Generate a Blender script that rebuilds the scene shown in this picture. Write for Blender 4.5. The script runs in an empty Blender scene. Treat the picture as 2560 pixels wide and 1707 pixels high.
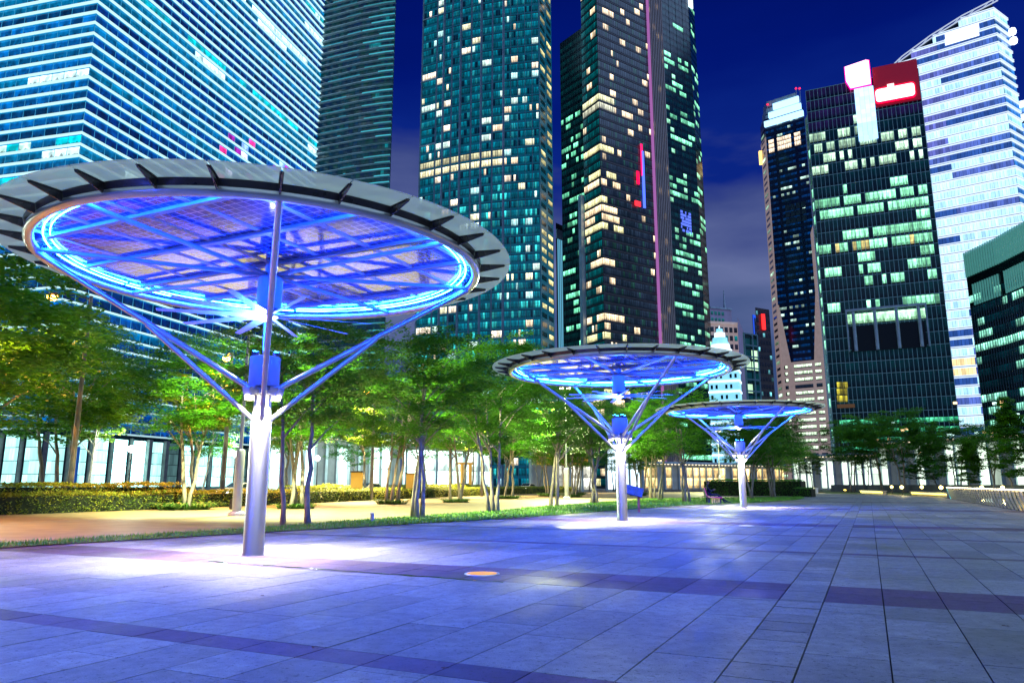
import bpy, bmesh, math, random
from math import sin, cos, pi, radians, atan2, hypot, sqrt
from mathutils import Vector, Matrix, noise

scene = bpy.context.scene
C = scene.collection

# ------------------------------------------------------------------ camera
CAM_H = 1.25
PITCH = radians(11.0)
FPX = 1837.0
cam_d = bpy.data.cameras.new('camera')
cam = bpy.data.objects.new('camera', cam_d)
C.objects.link(cam)
cam.location = (0, 0, CAM_H)
cam.rotation_euler = (pi/2 + PITCH, 0, 0)
cam_d.sensor_width = 36.0
cam_d.lens = FPX/2560*36.0
cam_d.clip_start = 0.1
cam_d.clip_end = 5000
scene.camera = cam

# ------------------------------------------------------------------ render look
scene.view_settings.view_transform = 'Standard'
scene.view_settings.look = 'None'
scene.view_settings.gamma = 1.0
scene.view_settings.exposure = 0.0
scene.view_settings.use_curve_mapping = False
scene.cycles.max_bounces = 6
scene.cycles.diffuse_bounces = 2
scene.cycles.glossy_bounces = 3
scene.cycles.transmission_bounces = 4
scene.cycles.transparent_max_bounces = 6
scene.cycles.sample_clamp_indirect = 4.0
scene.cycles.use_denoising = True
scene.cycles.caustics_reflective = False
scene.cycles.caustics_refractive = False

# ------------------------------------------------------------------ night sky
world = bpy.data.worlds.new('World')
scene.world = world
world.use_nodes = True
wn, wl = world.node_tree.nodes, world.node_tree.links
wn.clear()
w_out = wn.new('ShaderNodeOutputWorld')
w_bg = wn.new('ShaderNodeBackground')
w_bg.inputs['Strength'].default_value = 1.0
tc = wn.new('ShaderNodeTexCoord')
sep = wn.new('ShaderNodeSeparateXYZ')
wl.new(tc.outputs['Generated'], sep.inputs[0])
mp = wn.new('ShaderNodeMapping'); mp.inputs['Scale'].default_value = (2.0, 2.0, 7.0)
wl.new(tc.outputs['Generated'], mp.inputs[0])
nz = wn.new('ShaderNodeTexNoise'); nz.inputs['Scale'].default_value = 1.6
nz.inputs['Detail'].default_value = 5.0; nz.inputs['Roughness'].default_value = 0.5
wl.new(mp.outputs[0], nz.inputs['Vector'])
ma = wn.new('ShaderNodeMath'); ma.operation = 'MULTIPLY_ADD'
ma.inputs[1].default_value = 0.26; ma.inputs[2].default_value = -0.13
wl.new(nz.outputs['Fac'], ma.inputs[0])
mz = wn.new('ShaderNodeMath'); mz.operation = 'ADD'
wl.new(sep.outputs['Z'], mz.inputs[0]); wl.new(ma.outputs[0], mz.inputs[1])
rp = wn.new('ShaderNodeValToRGB'); cr = rp.color_ramp
cr.elements[0].position = 0.0; cr.elements[0].color = (0.055, 0.085, 0.20, 1)
cr.elements[1].position = 0.75; cr.elements[1].color = (0.0, 0.0028, 0.085, 1)
for p, c in ((0.16, (0.035, 0.075, 0.21, 1)), (0.27, (0.13, 0.165, 0.35, 1)), (0.36, (0.045, 0.068, 0.24, 1)),
             (0.41, (0.003, 0.018, 0.22, 1)), (0.52, (0.0004, 0.008, 0.17, 1))):
    e = cr.elements.new(p); e.color = c
wl.new(mz.outputs[0], rp.inputs[0])
# faint clearness of a real dusk sky under the city glow
sky = wn.new('ShaderNodeTexSky'); sky.sky_type = 'NISHITA'; sky.sun_disc = False
sky.sun_elevation = radians(-9.0); sky.sun_rotation = radians(200)
sk = wn.new('ShaderNodeMix'); sk.data_type = 'RGBA'; sk.blend_type = 'ADD'
sk.inputs[0].default_value = 0.03
wl.new(rp.outputs[0], sk.inputs[6]); wl.new(sky.outputs[0], sk.inputs[7])
wl.new(sk.outputs[2], w_bg.inputs['Color'])
wl.new(w_bg.outputs[0], w_out.inputs[0])

# one sun lamp: the moonlit, city-lit overcast above
sun_d = bpy.data.lights.new('sky_glow', 'SUN')
sun_d.energy = 2.0; sun_d.angle = radians(80); sun_d.color = (0.40, 0.60, 1.0)
sun = bpy.data.objects.new('sky_glow', sun_d); C.objects.link(sun)
sun.rotation_euler = (radians(22), radians(24), 0)

# ------------------------------------------------------------------ helpers
def ray(x, y):
    u = (x-1280)/FPX; v = (853.5-y)/FPX
    return u, cos(PITCH)-v*sin(PITCH), sin(PITCH)+v*cos(PITCH)

def azv(x, y=853):
    a, b, c = ray(x, y); h = hypot(a, b)
    return a/h, b/h

def at_dist(x, y, D):
    a, b = azv(x, y)
    return (a*D, b*D)

def te(x, y):
    a, b, c = ray(x, y)
    return c/hypot(a, b)

def walk(P, azdeg, x, y):
    """go from P along a compass direction until the sight line of a measured edge is met"""
    dx, dy = sin(radians(azdeg)), cos(radians(azdeg))
    rx, ry = azv(x, y)
    den = dx*ry - dy*rx
    t = (P[1]*rx - P[0]*ry)/den
    return (P[0]+dx*t, P[1]+dy*t)

def sq(s, q, z=0.0):
    """promenade frame: s across, q along"""
    return Vector((0.9026*s+0.4305*q, -0.4305*s+0.9026*q, z))
SQ_ANG = atan2(-0.4305, 0.9026)

def lin(r, g, b):
    f = lambda c: (c/255/12.92) if c/255 <= 0.04045 else ((c/255+0.055)/1.055)**2.4
    return (f(r), f(g), f(b))

class MB:
    def __init__(s):
        s.v = []; s.f = []; s.uv = []; s.col = []
    def face(s, pts, uv=None, col=None):
        n = len(s.v); s.v.extend([tuple(p) for p in pts])
        s.f.append(tuple(range(n, n+len(pts))))
        s.uv.append(uv if uv else [(0, 0)]*len(pts)); s.col.append(col)
    def grid(s, verts, faces):
        n = len(s.v); s.v.extend([tuple(p) for p in verts])
        for f in faces:
            s.f.append(tuple(n+i for i in f)); s.uv.append([(0, 0)]*len(f)); s.col.append(None)
    def box(s, c, d, rz=0.0, M=None):
        hx, hy, hz = d[0]/2, d[1]/2, d[2]/2
        vs = [Vector((x, y, z)) for z in (-hz, hz) for y in (-hy, hy) for x in (-hx, hx)]
        R = M if M is not None else Matrix.Rotation(rz, 3, 'Z')
        c = Vector(c)
        vs = [R @ v + c for v in vs]
        s.grid(vs, [(0, 2, 3, 1), (4, 5, 7, 6), (0, 1, 5, 4), (2, 6, 7, 3), (0, 4, 6, 2), (1, 3, 7, 5)])
    def tube(s, p0, p1, r0, r1=None, n=12, cap=True):
        s.path([p0, p1], [r0, r0 if r1 is None else r1], n, cap)
    def path(s, pts, rad, n=10, cap=True):
        pts = [Vector(p) for p in pts]
        if not hasattr(rad, '__len__'): rad = [rad]*len(pts)
        vs = []; up = None
        for i, p in enumerate(pts):
            t = (pts[min(i+1, len(pts)-1)]-pts[max(i-1, 0)]).normalized()
            if up is None:
                up = Vector((0, 0, 1)) if abs(t.z) < 0.9 else Vector((1, 0, 0))
            a = t.cross(up).normalized(); b = a.cross(t).normalized(); up = b
            for k in range(n):
                th = 2*pi*k/n
                vs.append(p + (a*cos(th)+b*sin(th))*rad[i])
        fs = []
        for i in range(len(pts)-1):
            for k in range(n):
                k2 = (k+1) % n
                fs.append((i*n+k, i*n+k2, (i+1)*n+k2, (i+1)*n+k))
        if cap:
            fs.append(tuple(range(n-1, -1, -1))); m = (len(pts)-1)*n
            fs.append(tuple(m+k for k in range(n)))
        s.grid(vs, fs)
    def ring(s, R, z, r, n=72, m=12, a0=0.0, a1=2*pi, cx=0.0, cy=0.0, rz=None):
        full = abs(a1-a0-2*pi) < 1e-6
        vs = []; cnt = n if full else n+1
        for i in range(cnt):
            a = a0+(a1-a0)*i/n
            for k in range(m):
                t = 2*pi*k/m
                rr = R+r*cos(t)
                vs.append((cx+rr*cos(a), cy+rr*sin(a), z+(rz or r)*sin(t)))
        fs = []
        for i in range(n if full else n):
            j = (i+1) % cnt
            for k in range(m):
                k2 = (k+1) % m
                fs.append((i*m+k, j*m+k, j*m+k2, i*m+k2))
        if not full:
            fs.append(tuple(range(m))); fs.append(tuple((cnt-1)*m+k for k in range(m-1, -1, -1)))
        s.grid(vs, fs)
    def lathe(s, prof, n=24, c=(0, 0, 0)):
        vs = []
        for r, z in prof:
            for k in range(n):
                t = 2*pi*k/n
                vs.append((c[0]+r*cos(t), c[1]+r*sin(t), c[2]+z))
        fs = []
        for i in range(len(prof)-1):
            for k in range(n):
                k2 = (k+1) % n
                fs.append((i*n+k, i*n+k2, (i+1)*n+k2, (i+1)*n+k))
        fs.append(tuple(range(n-1, -1, -1))); m = (len(prof)-1)*n
        fs.append(tuple(m+k for k in range(n)))
        s.grid(vs, fs)
    def prism(s, poly, z0, z1):
        n = len(poly)
        vs = [(p[0], p[1], z0) for p in poly]+[(p[0], p[1], z1) for p in poly]
        fs = [tuple(range(n-1, -1, -1)), tuple(range(n, 2*n))]
        for k in range(n):
            k2 = (k+1) % n
            fs.append((k, k2, n+k2, n+k))
        s.grid(vs, fs)
    def mesh(s, name, mat, off=None, smooth=False):
        me = bpy.data.meshes.new(name)
        vs = s.v if off is None else [(a-off[0], b-off[1], c-off[2]) for a, b, c in s.v]
        me.from_pydata(vs, [], s.f)
        uvl = me.uv_layers.new(name='UVMap')
        flat = [c for uv in s.uv for p in uv for c in p]
        uvl.data.foreach_set('uv', flat)
        if any(c is not None for c in s.col):
            ca = me.color_attributes.new('tint', 'FLOAT_COLOR', 'CORNER')
            fl = []
            for c, f in zip(s.col, s.f):
                c = c or (0, 0, 0)
                fl.extend([c[0], c[1], c[2], 1.0]*len(f))
            ca.data.foreach_set('color', fl)
        if mat is not None: me.materials.append(mat)
        if smooth:
            me.polygons.foreach_set('use_smooth', [True]*len(me.polygons))
        me.update()
        return me
    def build(s, name, mat, parent=None, loc=(0, 0, 0), rz=0.0, off=None, smooth=False, label=None):
        return put(name, s.mesh(name, mat, off, smooth), parent, loc, rz, label=label)

def put(name, me, parent=None, loc=(0, 0, 0), rz=0.0, color=None, scale=None, label=None):
    o = bpy.data.objects.new(name, me); C.objects.link(o)
    o.location = loc; o.rotation_euler = (0, 0, rz)
    if parent: o.parent = parent
    if color: o.color = (color[0], color[1], color[2], 1)
    if scale: o.scale = scale
    if label: o['label'] = label
    return o

def tag(o, label=None, cat=None, group=None, kind=None):
    if label: o['label'] = label
    if cat: o['category'] = cat
    if group: o['group'] = group
    if kind: o['kind'] = kind
    return o

def thing(name, label, cat, loc=(0, 0, 0), rz=0.0, group=None):
    o = bpy.data.objects.new(name, None); C.objects.link(o)
    o.empty_display_size = 0.3
    o.location = loc; o.rotation_euler = (0, 0, rz)
    return tag(o, label, cat, group)

def copy_tree(o, parent=None):
    c = o.copy(); C.objects.link(c)
    if parent: c.parent = parent
    for ch in list(o.children):
        copy_tree(ch, c)
    return c

def smooth_by(o, ang=40):
    me = o.data
    me.polygons.foreach_set('use_smooth', [True]*len(me.polygons))
    bm = bmesh.new(); bm.from_mesh(me)
    for e in bm.edges:
        if len(e.link_faces) == 2 and e.calc_face_angle(0) > radians(ang): e.smooth = False
    bm.to_mesh(me); bm.free()
    return o

# ------------------------------------------------------------------ materials
def new_mat(name):
    m = bpy.data.materials.new(name); m.use_nodes = True
    nt = m.node_tree; b = nt.nodes['Principled BSDF']
    return m, nt.nodes, nt.links, b

def pmat(name, col, rough=0.5, metal=0.0, nscale=0.0, namt=0.25, bump=0.0, emis=None, estr=0.0, sample=False, spec=0.5, stretch=None):
    m, N, L, b = new_mat(name)
    b.inputs['Base Color'].default_value = (*col, 1)
    b.inputs['Roughness'].default_value = rough
    b.inputs['Metallic'].default_value = metal
    b.inputs['Specular IOR Level'].default_value = spec
    if nscale:
        t = N.new('ShaderNodeTexCoord'); n = N.new('ShaderNodeTexNoise')
        n.inputs['Scale'].default_value = nscale; n.inputs['Detail'].default_value = 6
        mpn = N.new('ShaderNodeMapping')
        if stretch: mpn.inputs['Scale'].default_value = stretch
        L.new(t.outputs['Object'], mpn.inputs[0]); L.new(mpn.outputs[0], n.inputs['Vector'])
        mr = N.new('ShaderNodeMapRange'); mr.inputs[1].default_value = 0.3; mr.inputs[2].default_value = 0.7
        mr.inputs[3].default_value = 1-namt; mr.inputs[4].default_value = 1+namt
        L.new(n.outputs['Fac'], mr.inputs[0])
        mx = N.new('ShaderNodeMix'); mx.data_type = 'RGBA'; mx.blend_type = 'MULTIPLY'; mx.inputs[0].default_value = 1
        mx.inputs[6].default_value = (*col, 1); L.new(mr.outputs[0], mx.inputs[7])
        L.new(mx.outputs[2], b.inputs['Base Color'])
        rr = N.new('ShaderNodeMapRange'); rr.inputs[3].default_value = max(0.02, rough-0.12); rr.inputs[4].default_value = min(1, rough+0.12)
        L.new(n.outputs['Fac'], rr.inputs[0]); L.new(rr.outputs[0], b.inputs['Roughness'])
        if bump:
            bp = N.new('ShaderNodeBump'); bp.inputs['Strength'].default_value = bump; bp.inputs['Distance'].default_value = 0.02
            L.new(n.outputs['Fac'], bp.inputs['Height']); L.new(bp.outputs[0], b.inputs['Normal'])
    if emis:
        b.inputs['Emission Color'].default_value = (*emis, 1)
        b.inputs['Emission Strength'].default_value = estr
        m.cycles.emission_sampling = 'AUTO' if sample else 'NONE'
    return m

def window_mat(name, src, plain=False):
    """glass over a lit or dark room; the colour comes from the object or from the face"""
    m, N, L, b = new_mat(name)
    b.inputs['Base Color'].default_value = (0.01, 0.02, 0.03, 1)
    b.inputs['Roughness'].default_value = 0.12
    uv = N.new('ShaderNodeUVMap'); sp = N.new('ShaderNodeSeparateXYZ'); L.new(uv.outputs[0], sp.inputs[0])
    if src == 'object':
        oi = N.new('ShaderNodeObjectInfo'); colout = oi.outputs['Color']
        mm = N.new('ShaderNodeMath'); mm.operation = 'MULTIPLY_ADD'; mm.inputs[1].default_value = 997.0
        L.new(oi.outputs['Random'], mm.inputs[0]); L.new(sp.outputs[0], mm.inputs[2]); X = mm.outputs[0]
    else:
        a = N.new('ShaderNodeAttribute'); a.attribute_name = 'tint'; colout = a.outputs['Color']; X = sp.outputs[0]
    V = sp.outputs[1]
    # blinds and partitions: columns of differing brightness
    c1 = N.new('ShaderNodeCombineXYZ'); L.new(X, c1.inputs[0])
    vs = N.new('ShaderNodeMath'); vs.operation = 'MULTIPLY'; vs.inputs[1].default_value = 0.35; L.new(V, vs.inputs[0])
    L.new(vs.outputs[0], c1.inputs[1])
    n1 = N.new('ShaderNodeTexNoise'); n1.inputs['Scale'].default_value = 1.9; n1.inputs['Detail'].default_value = 1
    L.new(c1.outputs[0], n1.inputs['Vector'])
    r1 = N.new('ShaderNodeMapRange'); r1.inputs[1].default_value = 0.35; r1.inputs[2].default_value = 0.68
    r1.inputs[3].default_value = 0.8 if plain else 0.45; r1.inputs[4].default_value = 1.1 if plain else 1.25; L.new(n1.outputs['Fac'], r1.inputs[0])
    # furniture and people low in the room
    c2 = N.new('ShaderNodeCombineXYZ'); L.new(X, c2.inputs[0])
    n2 = N.new('ShaderNodeTexNoise'); n2.inputs['Scale'].default_value = 3.4; n2.inputs['Detail'].default_value = 0.5
    L.new(c2.outputs[0], n2.inputs['Vector'])
    h = N.new('ShaderNodeMapRange'); h.inputs[1].default_value = 0.3; h.inputs[2].default_value = 0.8
    h.inputs[3].default_value = 0.0; h.inputs[4].default_value = 0.6; L.new(n2.outputs['Fac'], h.inputs[0])
    gt = N.new('ShaderNodeMath'); gt.operation = 'GREATER_THAN'; L.new(V, gt.inputs[0]); L.new(h.outputs[0], gt.inputs[1])
    r2 = N.new('ShaderNodeMapRange'); r2.inputs[3].default_value = 0.92 if plain else 0.4; r2.inputs[4].default_value = 1.0; L.new(gt.outputs[0], r2.inputs[0])
    # ceiling lights
    g2 = N.new('ShaderNodeMath'); g2.operation = 'GREATER_THAN'; g2.inputs[1].default_value = 0.78; L.new(V, g2.inputs[0])
    r3 = N.new('ShaderNodeMapRange'); r3.inputs[3].default_value = 1.0; r3.inputs[4].default_value = 1.0 if plain else 1.5; L.new(g2.outputs[0], r3.inputs[0])
    m1 = N.new('ShaderNodeMath'); m1.operation = 'MULTIPLY'; L.new(r1.outputs[0], m1.inputs[0]); L.new(r2.outputs[0], m1.inputs[1])
    m2 = N.new('ShaderNodeMath'); m2.operation = 'MULTIPLY'; L.new(m1.outputs[0], m2.inputs[0]); L.new(r3.outputs[0], m2.inputs[1])
    bw = N.new('ShaderNodeRGBToBW'); L.new(colout, bw.inputs[0])
    bs = N.new('ShaderNodeMapRange'); bs.inputs[1].default_value = 0.12; bs.inputs[2].default_value = 0.6; bs.inputs[3].default_value = 1.0; bs.inputs[4].default_value = 1.75
    L.new(bw.outputs[0], bs.inputs[0])
    m3 = N.new('ShaderNodeMath'); m3.operation = 'MULTIPLY'; L.new(m2.outputs[0], m3.inputs[0]); L.new(bs.outputs[0], m3.inputs[1])
    L.new(colout, b.inputs['Emission Color']); L.new(m3.outputs[0], b.inputs['Emission Strength'])
    m.cycles.emission_sampling = 'NONE'
    return m

def glow_mat(name, src='object', samp='NONE'):
    m, N, L, b = new_mat(name)
    b.inputs['Base Color'].default_value = (0.03, 0.03, 0.03, 1)
    b.inputs['Specular IOR Level'].default_value = 0.1
    if src == 'object':
        oi = N.new('ShaderNodeObjectInfo'); L.new(oi.outputs['Color'], b.inputs['Emission Color'])
    else:
        a = N.new('ShaderNodeAttribute'); a.attribute_name = 'tint'; L.new(a.outputs['Color'], b.inputs['Emission Color'])
    b.inputs['Emission Strength'].default_value = 1.0
    m.cycles.emission_sampling = samp
    return m

M_win = window_mat('window_glass_lit', 'object')
M_lob = window_mat('lobby_glass', 'object', True)
M_win_s = window_mat('window_glass_faces', 'face')
M_lob_s = window_mat('plain_glass_faces', 'face', True)
M_glow = glow_mat('light_fitting')
M_glow_s = glow_mat('light_fitting_faces', 'face')
M_tower = pmat('tower_dark_glass', (0.008, 0.022, 0.035), 0.18, nscale=0.06, namt=0.3)
M_green = pmat('tower_green_glass', (0.004, 0.028, 0.025), 0.15, nscale=0.05, namt=0.3)
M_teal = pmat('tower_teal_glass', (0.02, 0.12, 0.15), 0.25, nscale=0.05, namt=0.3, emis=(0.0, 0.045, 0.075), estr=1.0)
M_brown = pmat('tower_brown_cladding', (0.06, 0.05, 0.055), 0.45, nscale=0.1)
M_beige = pmat('tower_beige_stone', (0.42, 0.34, 0.32), 0.6, nscale=0.15, namt=0.12)
M_mull = pmat('mullion_metal', (0.20, 0.32, 0.36), 0.35, 0.3, nscale=0.4)
M_mull_d = pmat('mullion_dark_metal', (0.05, 0.08, 0.09), 0.35, 0.3, nscale=0.4)
M_mull_l = pmat('mullion_pale_metal', (0.45, 0.55, 0.6), 0.4, 0.2, nscale=0.4)
M_steel = pmat('brushed_steel', (0.78, 0.78, 0.80), 0.34, 1.0, nscale=3.0, namt=0.06, stretch=(1, 1, 0.05))
M_paint = pmat('painted_steel', (0.42, 0.44, 0.48), 0.45, 0.15, nscale=2.0, namt=0.1)
M_dark = pmat('dark_steel', (0.09, 0.08, 0.085), 0.3, 0.6, nscale=3.0)
M_white = pmat('white_enamel', (0.75, 0.76, 0.8), 0.35, nscale=3.0, namt=0.05)
M_stone = pmat('pillar_stone', (0.22, 0.2, 0.18), 0.6, nscale=0.8)
M_bark = pmat('bark', (0.34, 0.29, 0.24), 0.85, nscale=9.0, namt=0.45, bump=0.6, stretch=(1, 1, 0.3))
M_rubber = pmat('black_rubber', (0.02, 0.02, 0.02), 0.7, nscale=8)

# ------------------------------------------------------------------ building kit
_pane = {}
def pane_mesh(w, h, d=0.12, plain=False):
    k = (round(w, 2), round(h, 2), plain)
    if k in _pane: return _pane[k]
    mb = MB(); mb.box((0, 0, 0), (w, d, h))
    mb.uv[2] = [(0, 0), (1, 0), (1, 1), (0, 1)]
    _pane[k] = mb.mesh('window', M_lob if h > 3.3 or plain else M_win)
    return _pane[k]

_bar = {}
def bar_mesh(name, d, mat):
    k = (name, tuple(round(v, 2) for v in d), mat.name)
    if k not in _bar:
        mb = MB(); mb.box((0, 0, 0), d); _bar[k] = mb.mesh(name, mat)
    return _bar[k]

class Building:
    def __init__(s, name, label, plan, H, mat, depth=25, cat='tower', core_mat=None, z0=0.0, group=None, base=None):
        s.plan = plan; s.H = H
        s.o = Vector((*(base or plan[0]), 0))
        s.root = thing(name, label, cat, s.o, group=group)
        cx = sum(p[0] for p in plan)/len(plan); cy = sum(p[1] for p in plan)/len(plan)
        h = hypot(cx, cy); ax, ay = cx/h*depth, cy/h*depth
        foot = list(plan)+[(plan[-1][0]*0.97+ax, plan[-1][1]*0.97+ay), (plan[0][0]*0.97+ax, plan[0][1]*0.97+ay)]
        s.foot = foot
        mb = MB(); mb.prism(foot, z0, H)
        mb.build('wall', mat, s.root, off=s.o)
        s.panes = []; s.k = 0; s.plain = False
    def frame(s, i):
        P0, P1 = s.plan[i], s.plan[i+1]
        d = Vector((P1[0]-P0[0], P1[1]-P0[1], 0)); L = d.length; d.normalize()
        return Vector((*P0, 0)), d, Vector((d.y, -d.x, 0)), L, atan2(d.y, d.x)
    def pos(s, i, u, z, off=0.0):
        P, d, n, L, a = s.frame(i)
        return P+d*u+n*off+Vector((0, 0, z))-s.o
    def windows(s, i, z0, z1, nf, nc, spec, mx=0.08, mb_=0.12, mt=0.06, u0=0.0, u1=None, off=0.02):
        P, d, n, L, a = s.frame(i)
        if u1 is None: u1 = L
        fw = (u1-u0)/nc; fh = (z1-z0)/nf
        w = fw*(1-2*mx); h = fh*(1-mb_-mt)
        for j in range(nf):
            for c in range(nc):
                col = spec(c, j)
                if col is None: continue
                u = u0+fw*(c+0.5); z = z0+fh*j+fh*mb_+h/2
                s.panes.append((sum(col[:3]), P+d*u+n*off+Vector((0, 0, z)), a, w, h, col, d, n))
    def finish(s, cap=300):
        ps = sorted(s.panes, key=lambda p: -p[0])
        for b, p, a, w, h, col, d, n in ps[:cap]:
            put('window', pane_mesh(w, h, plain=s.plain), s.root, p-s.o, a, color=col)
        rest = ps[cap:]
        if rest:
            mb = MB()
            for b, p, a, w, h, col, d, n in rest:
                s.k += 1; k = (s.k*1.37) % 800
                q = p+n*0.06-s.o; up = Vector((0, 0, h/2)); dd = d*(w/2)
                mb.face([q-dd-up, q+dd-up, q+dd+up, q-dd+up], [(k, 0), (k+1, 0), (k+1, 1), (k, 1)], col)
                e = q-n*0.12
                mb.face([q-dd-up, q-dd+up, e-dd+up, e-dd-up], None, (0, 0, 0))
                mb.face([q+dd+up, q+dd-up, e+dd-up, e+dd+up], None, (0, 0, 0))
            o = mb.build('window_rows', M_lob_s if s.plain else M_win_s, s.root); o['kind'] = 'stuff'
    def verticals(s, i, z0, z1, us, w, dep, mat, name='mullion', off=0.0):
        P, d, n, L, a = s.frame(i)
        me = bar_mesh(name, (w, dep, z1-z0), mat)
        for u in us:
            put(name, me, s.root, s.pos(i, u, (z0+z1)/2, dep/2+off), a)
    def horizontals(s, i, zs, h, dep, mat, name='transom', u0=0.0, u1=None, off=0.0, color=None):
        P, d, n, L, a = s.frame(i)
        if u1 is None: u1 = L
        me = bar_mesh(name, (u1-u0, dep, h), mat)
        for z in zs:
            put(name, me, s.root, s.pos(i, (u0+u1)/2, z, dep/2+off), a, color=color)

def miter_band(b, idx, z, h, dep, mat, name, u0=0.0, u1=0.0, color=None, back=0.0):
    """one ledge that runs round several facades with mitred corners"""
    pts = [Vector((*b.plan[k], 0)) for k in range(idx[0], idx[-1]+2)]
    ds = [(pts[k+1]-pts[k]).normalized() for k in range(len(pts)-1)]
    pts[0] = pts[0]+ds[0]*u0; pts[-1] = pts[-1]-ds[-1]*u1
    outp = []
    for k in range(len(pts)):
        d0 = ds[max(k-1, 0)]; d1 = ds[min(k, len(ds)-1)]
        n0 = Vector((d0.y, -d0.x, 0)); n1 = Vector((d1.y, -d1.x, 0))
        m = (n0+n1).normalized(); m = m/max(0.35, m.dot(n0))
        outp.append(pts[k]+m*dep)
    inner = [p+(q-p)*(-back/dep) if back else p for p, q in zip(pts, outp)]
    poly = inner+outp[::-1]
    n = len(pts)
    vs = [(p.x-b.o.x, p.y-b.o.y, z-h/2) for p in poly]+[(p.x-b.o.x, p.y-b.o.y, z+h/2) for p in poly]
    m2 = 2*n; fs = []
    for k in range(n-1):
        a, c, dd, e = k, k+1, m2-2-k, m2-1-k
        fs.append((a, c, dd, e)); fs.append((m2+a, m2+e, m2+dd, m2+c))
    for k in range(m2):
        k2 = (k+1) % m2; fs.append((k2, k, m2+k, m2+k2))
    mb = MB(); mb.grid(vs, fs)
    o = mb.build(name, mat, b.root)
    if color: o.color = (*color, 1)
    return o

def runs(nf, nc, seed, rowp, lo, hi, fill=0.9):
    """which offices are lit: whole stretches of a floor at a time"""
    R = random.Random(seed); g = [[0.0]*nc for _ in range(nf)]
    for j in range(nf):
        p = rowp(j/nf) if callable(rowp) else rowp
        if R.random() > p: continue
        c = R.randint(-2, nc//3)
        while c < nc:
            ln = R.randint(2, max(3, nc//3)); b = R.uniform(lo, hi)
            if R.random() < 0.72:
                for k in range(max(0, c), min(nc, c+ln)):
                    if R.random() < fill: g[j][k] = b*R.uniform(0.7, 1.25)
            c += ln+R.randint(0, 2)
    return g

# ================================================================== GROUND
def ground_mat():
    m, N, L, b = new_mat('asphalt_ground')
    b.inputs['Roughness'].default_value = 0.8
    t = N.new('ShaderNodeTexCoord'); n = N.new('ShaderNodeTexNoise'); n.inputs['Scale'].default_value = 0.4; n.inputs['Detail'].default_value = 8
    L.new(t.outputs['Object'], n.inputs['Vector'])
    r = N.new('ShaderNodeValToRGB'); r.color_ramp.elements[0].color = (0.03, 0.032, 0.035, 1); r.color_ramp.elements[1].color = (0.07, 0.068, 0.065, 1)
    L.new(n.outputs['Fac'], r.inputs[0]); L.new(r.outputs[0], b.inputs['Base Color'])
    return m
mb = MB(); mb.face([(-1500, -600, 0), (1500, -600, 0), (1500, 2400, 0), (-1500, 2400, 0)])
tag(mb.build('ground', ground_mat(), loc=(0, 0, -0.10)), kind='structure')

def slab_mat(name, src):
    m, N, L, b = new_mat(name)
    b.inputs['Specular IOR Level'].default_value = 0.22
    t = N.new('ShaderNodeNewGeometry')
    n = N.new('ShaderNodeTexNoise'); n.inputs['Scale'].default_value = 140; n.inputs['Detail'].default_value = 3
    L.new(t.outputs['Position'], n.inputs['Vector'])
    n2 = N.new('ShaderNodeTexNoise'); n2.inputs['Scale'].default_value = 0.55; n2.inputs['Detail'].default_value = 7; n2.inputs['Roughness'].default_value = 0.62
    L.new(t.outputs['Position'], n2.inputs['Vector'])
    n3 = N.new('ShaderNodeTexNoise'); n3.inputs['Scale'].default_value = 7; n3.inputs['Detail'].default_value = 6
    L.new(t.outputs['Position'], n3.inputs['Vector'])
    if src == 'object':
        oi = N.new('ShaderNodeObjectInfo'); col = oi.outputs['Color']
    else:
        a = N.new('ShaderNodeAttribute'); a.attribute_name = 'tint'; col = a.outputs['Color']
    def mul(prev, fac, lo, hi, a0, a1):
        mr = N.new('ShaderNodeMapRange'); mr.inputs[1].default_value = a0; mr.inputs[2].default_value = a1
        mr.inputs[3].default_value = lo; mr.inputs[4].default_value = hi; L.new(fac, mr.inputs[0])
        mx = N.new('ShaderNodeMix'); mx.data_type = 'RGBA'; mx.blend_type = 'MULTIPLY'; mx.inputs[0].default_value = 1
        L.new(prev, mx.inputs[6]); L.new(mr.outputs[0], mx.inputs[7]); return mx.outputs[2]
    c = mul(col, n.outputs['Fac'], 0.72, 1.28, 0.3, 0.7)
    c = mul(c, n2.outputs['Fac'], 0.62, 1.22, 0.32, 0.68)
    c = mul(c, n3.outputs['Fac'], 0.78, 1.12, 0.3, 0.7)
    n4 = N.new('ShaderNodeTexNoise'); n4.inputs['Scale'].default_value = 24; n4.inputs['Detail'].default_value = 4
    L.new(t.outputs['Position'], n4.inputs['Vector'])
    c = mul(c, n4.outputs['Fac'], 0.5, 1.0, 0.33, 0.41)
    L.new(c, b.inputs['Base Color'])
    rr = N.new('ShaderNodeMapRange'); rr.inputs[1].default_value = 0.38; rr.inputs[2].default_value = 0.62
    rr.inputs[3].default_value = 0.46; rr.inputs[4].default_value = 0.68; L.new(n2.outputs['Fac'], rr.inputs[0]); L.new(rr.outputs[0], b.inputs['Roughness'])
    bp = N.new('ShaderNodeBump'); bp.inputs['Strength'].default_value = 0.25; bp.inputs['Distance'].default_value = 0.003
    L.new(n.outputs['Fac'], bp.inputs['Height']); L.new(bp.outputs[0], b.inputs['Normal'])
    return m
M_slab = slab_mat('granite_slab', 'object'); M_slab_s = slab_mat('granite_slab_faces', 'face')

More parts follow.
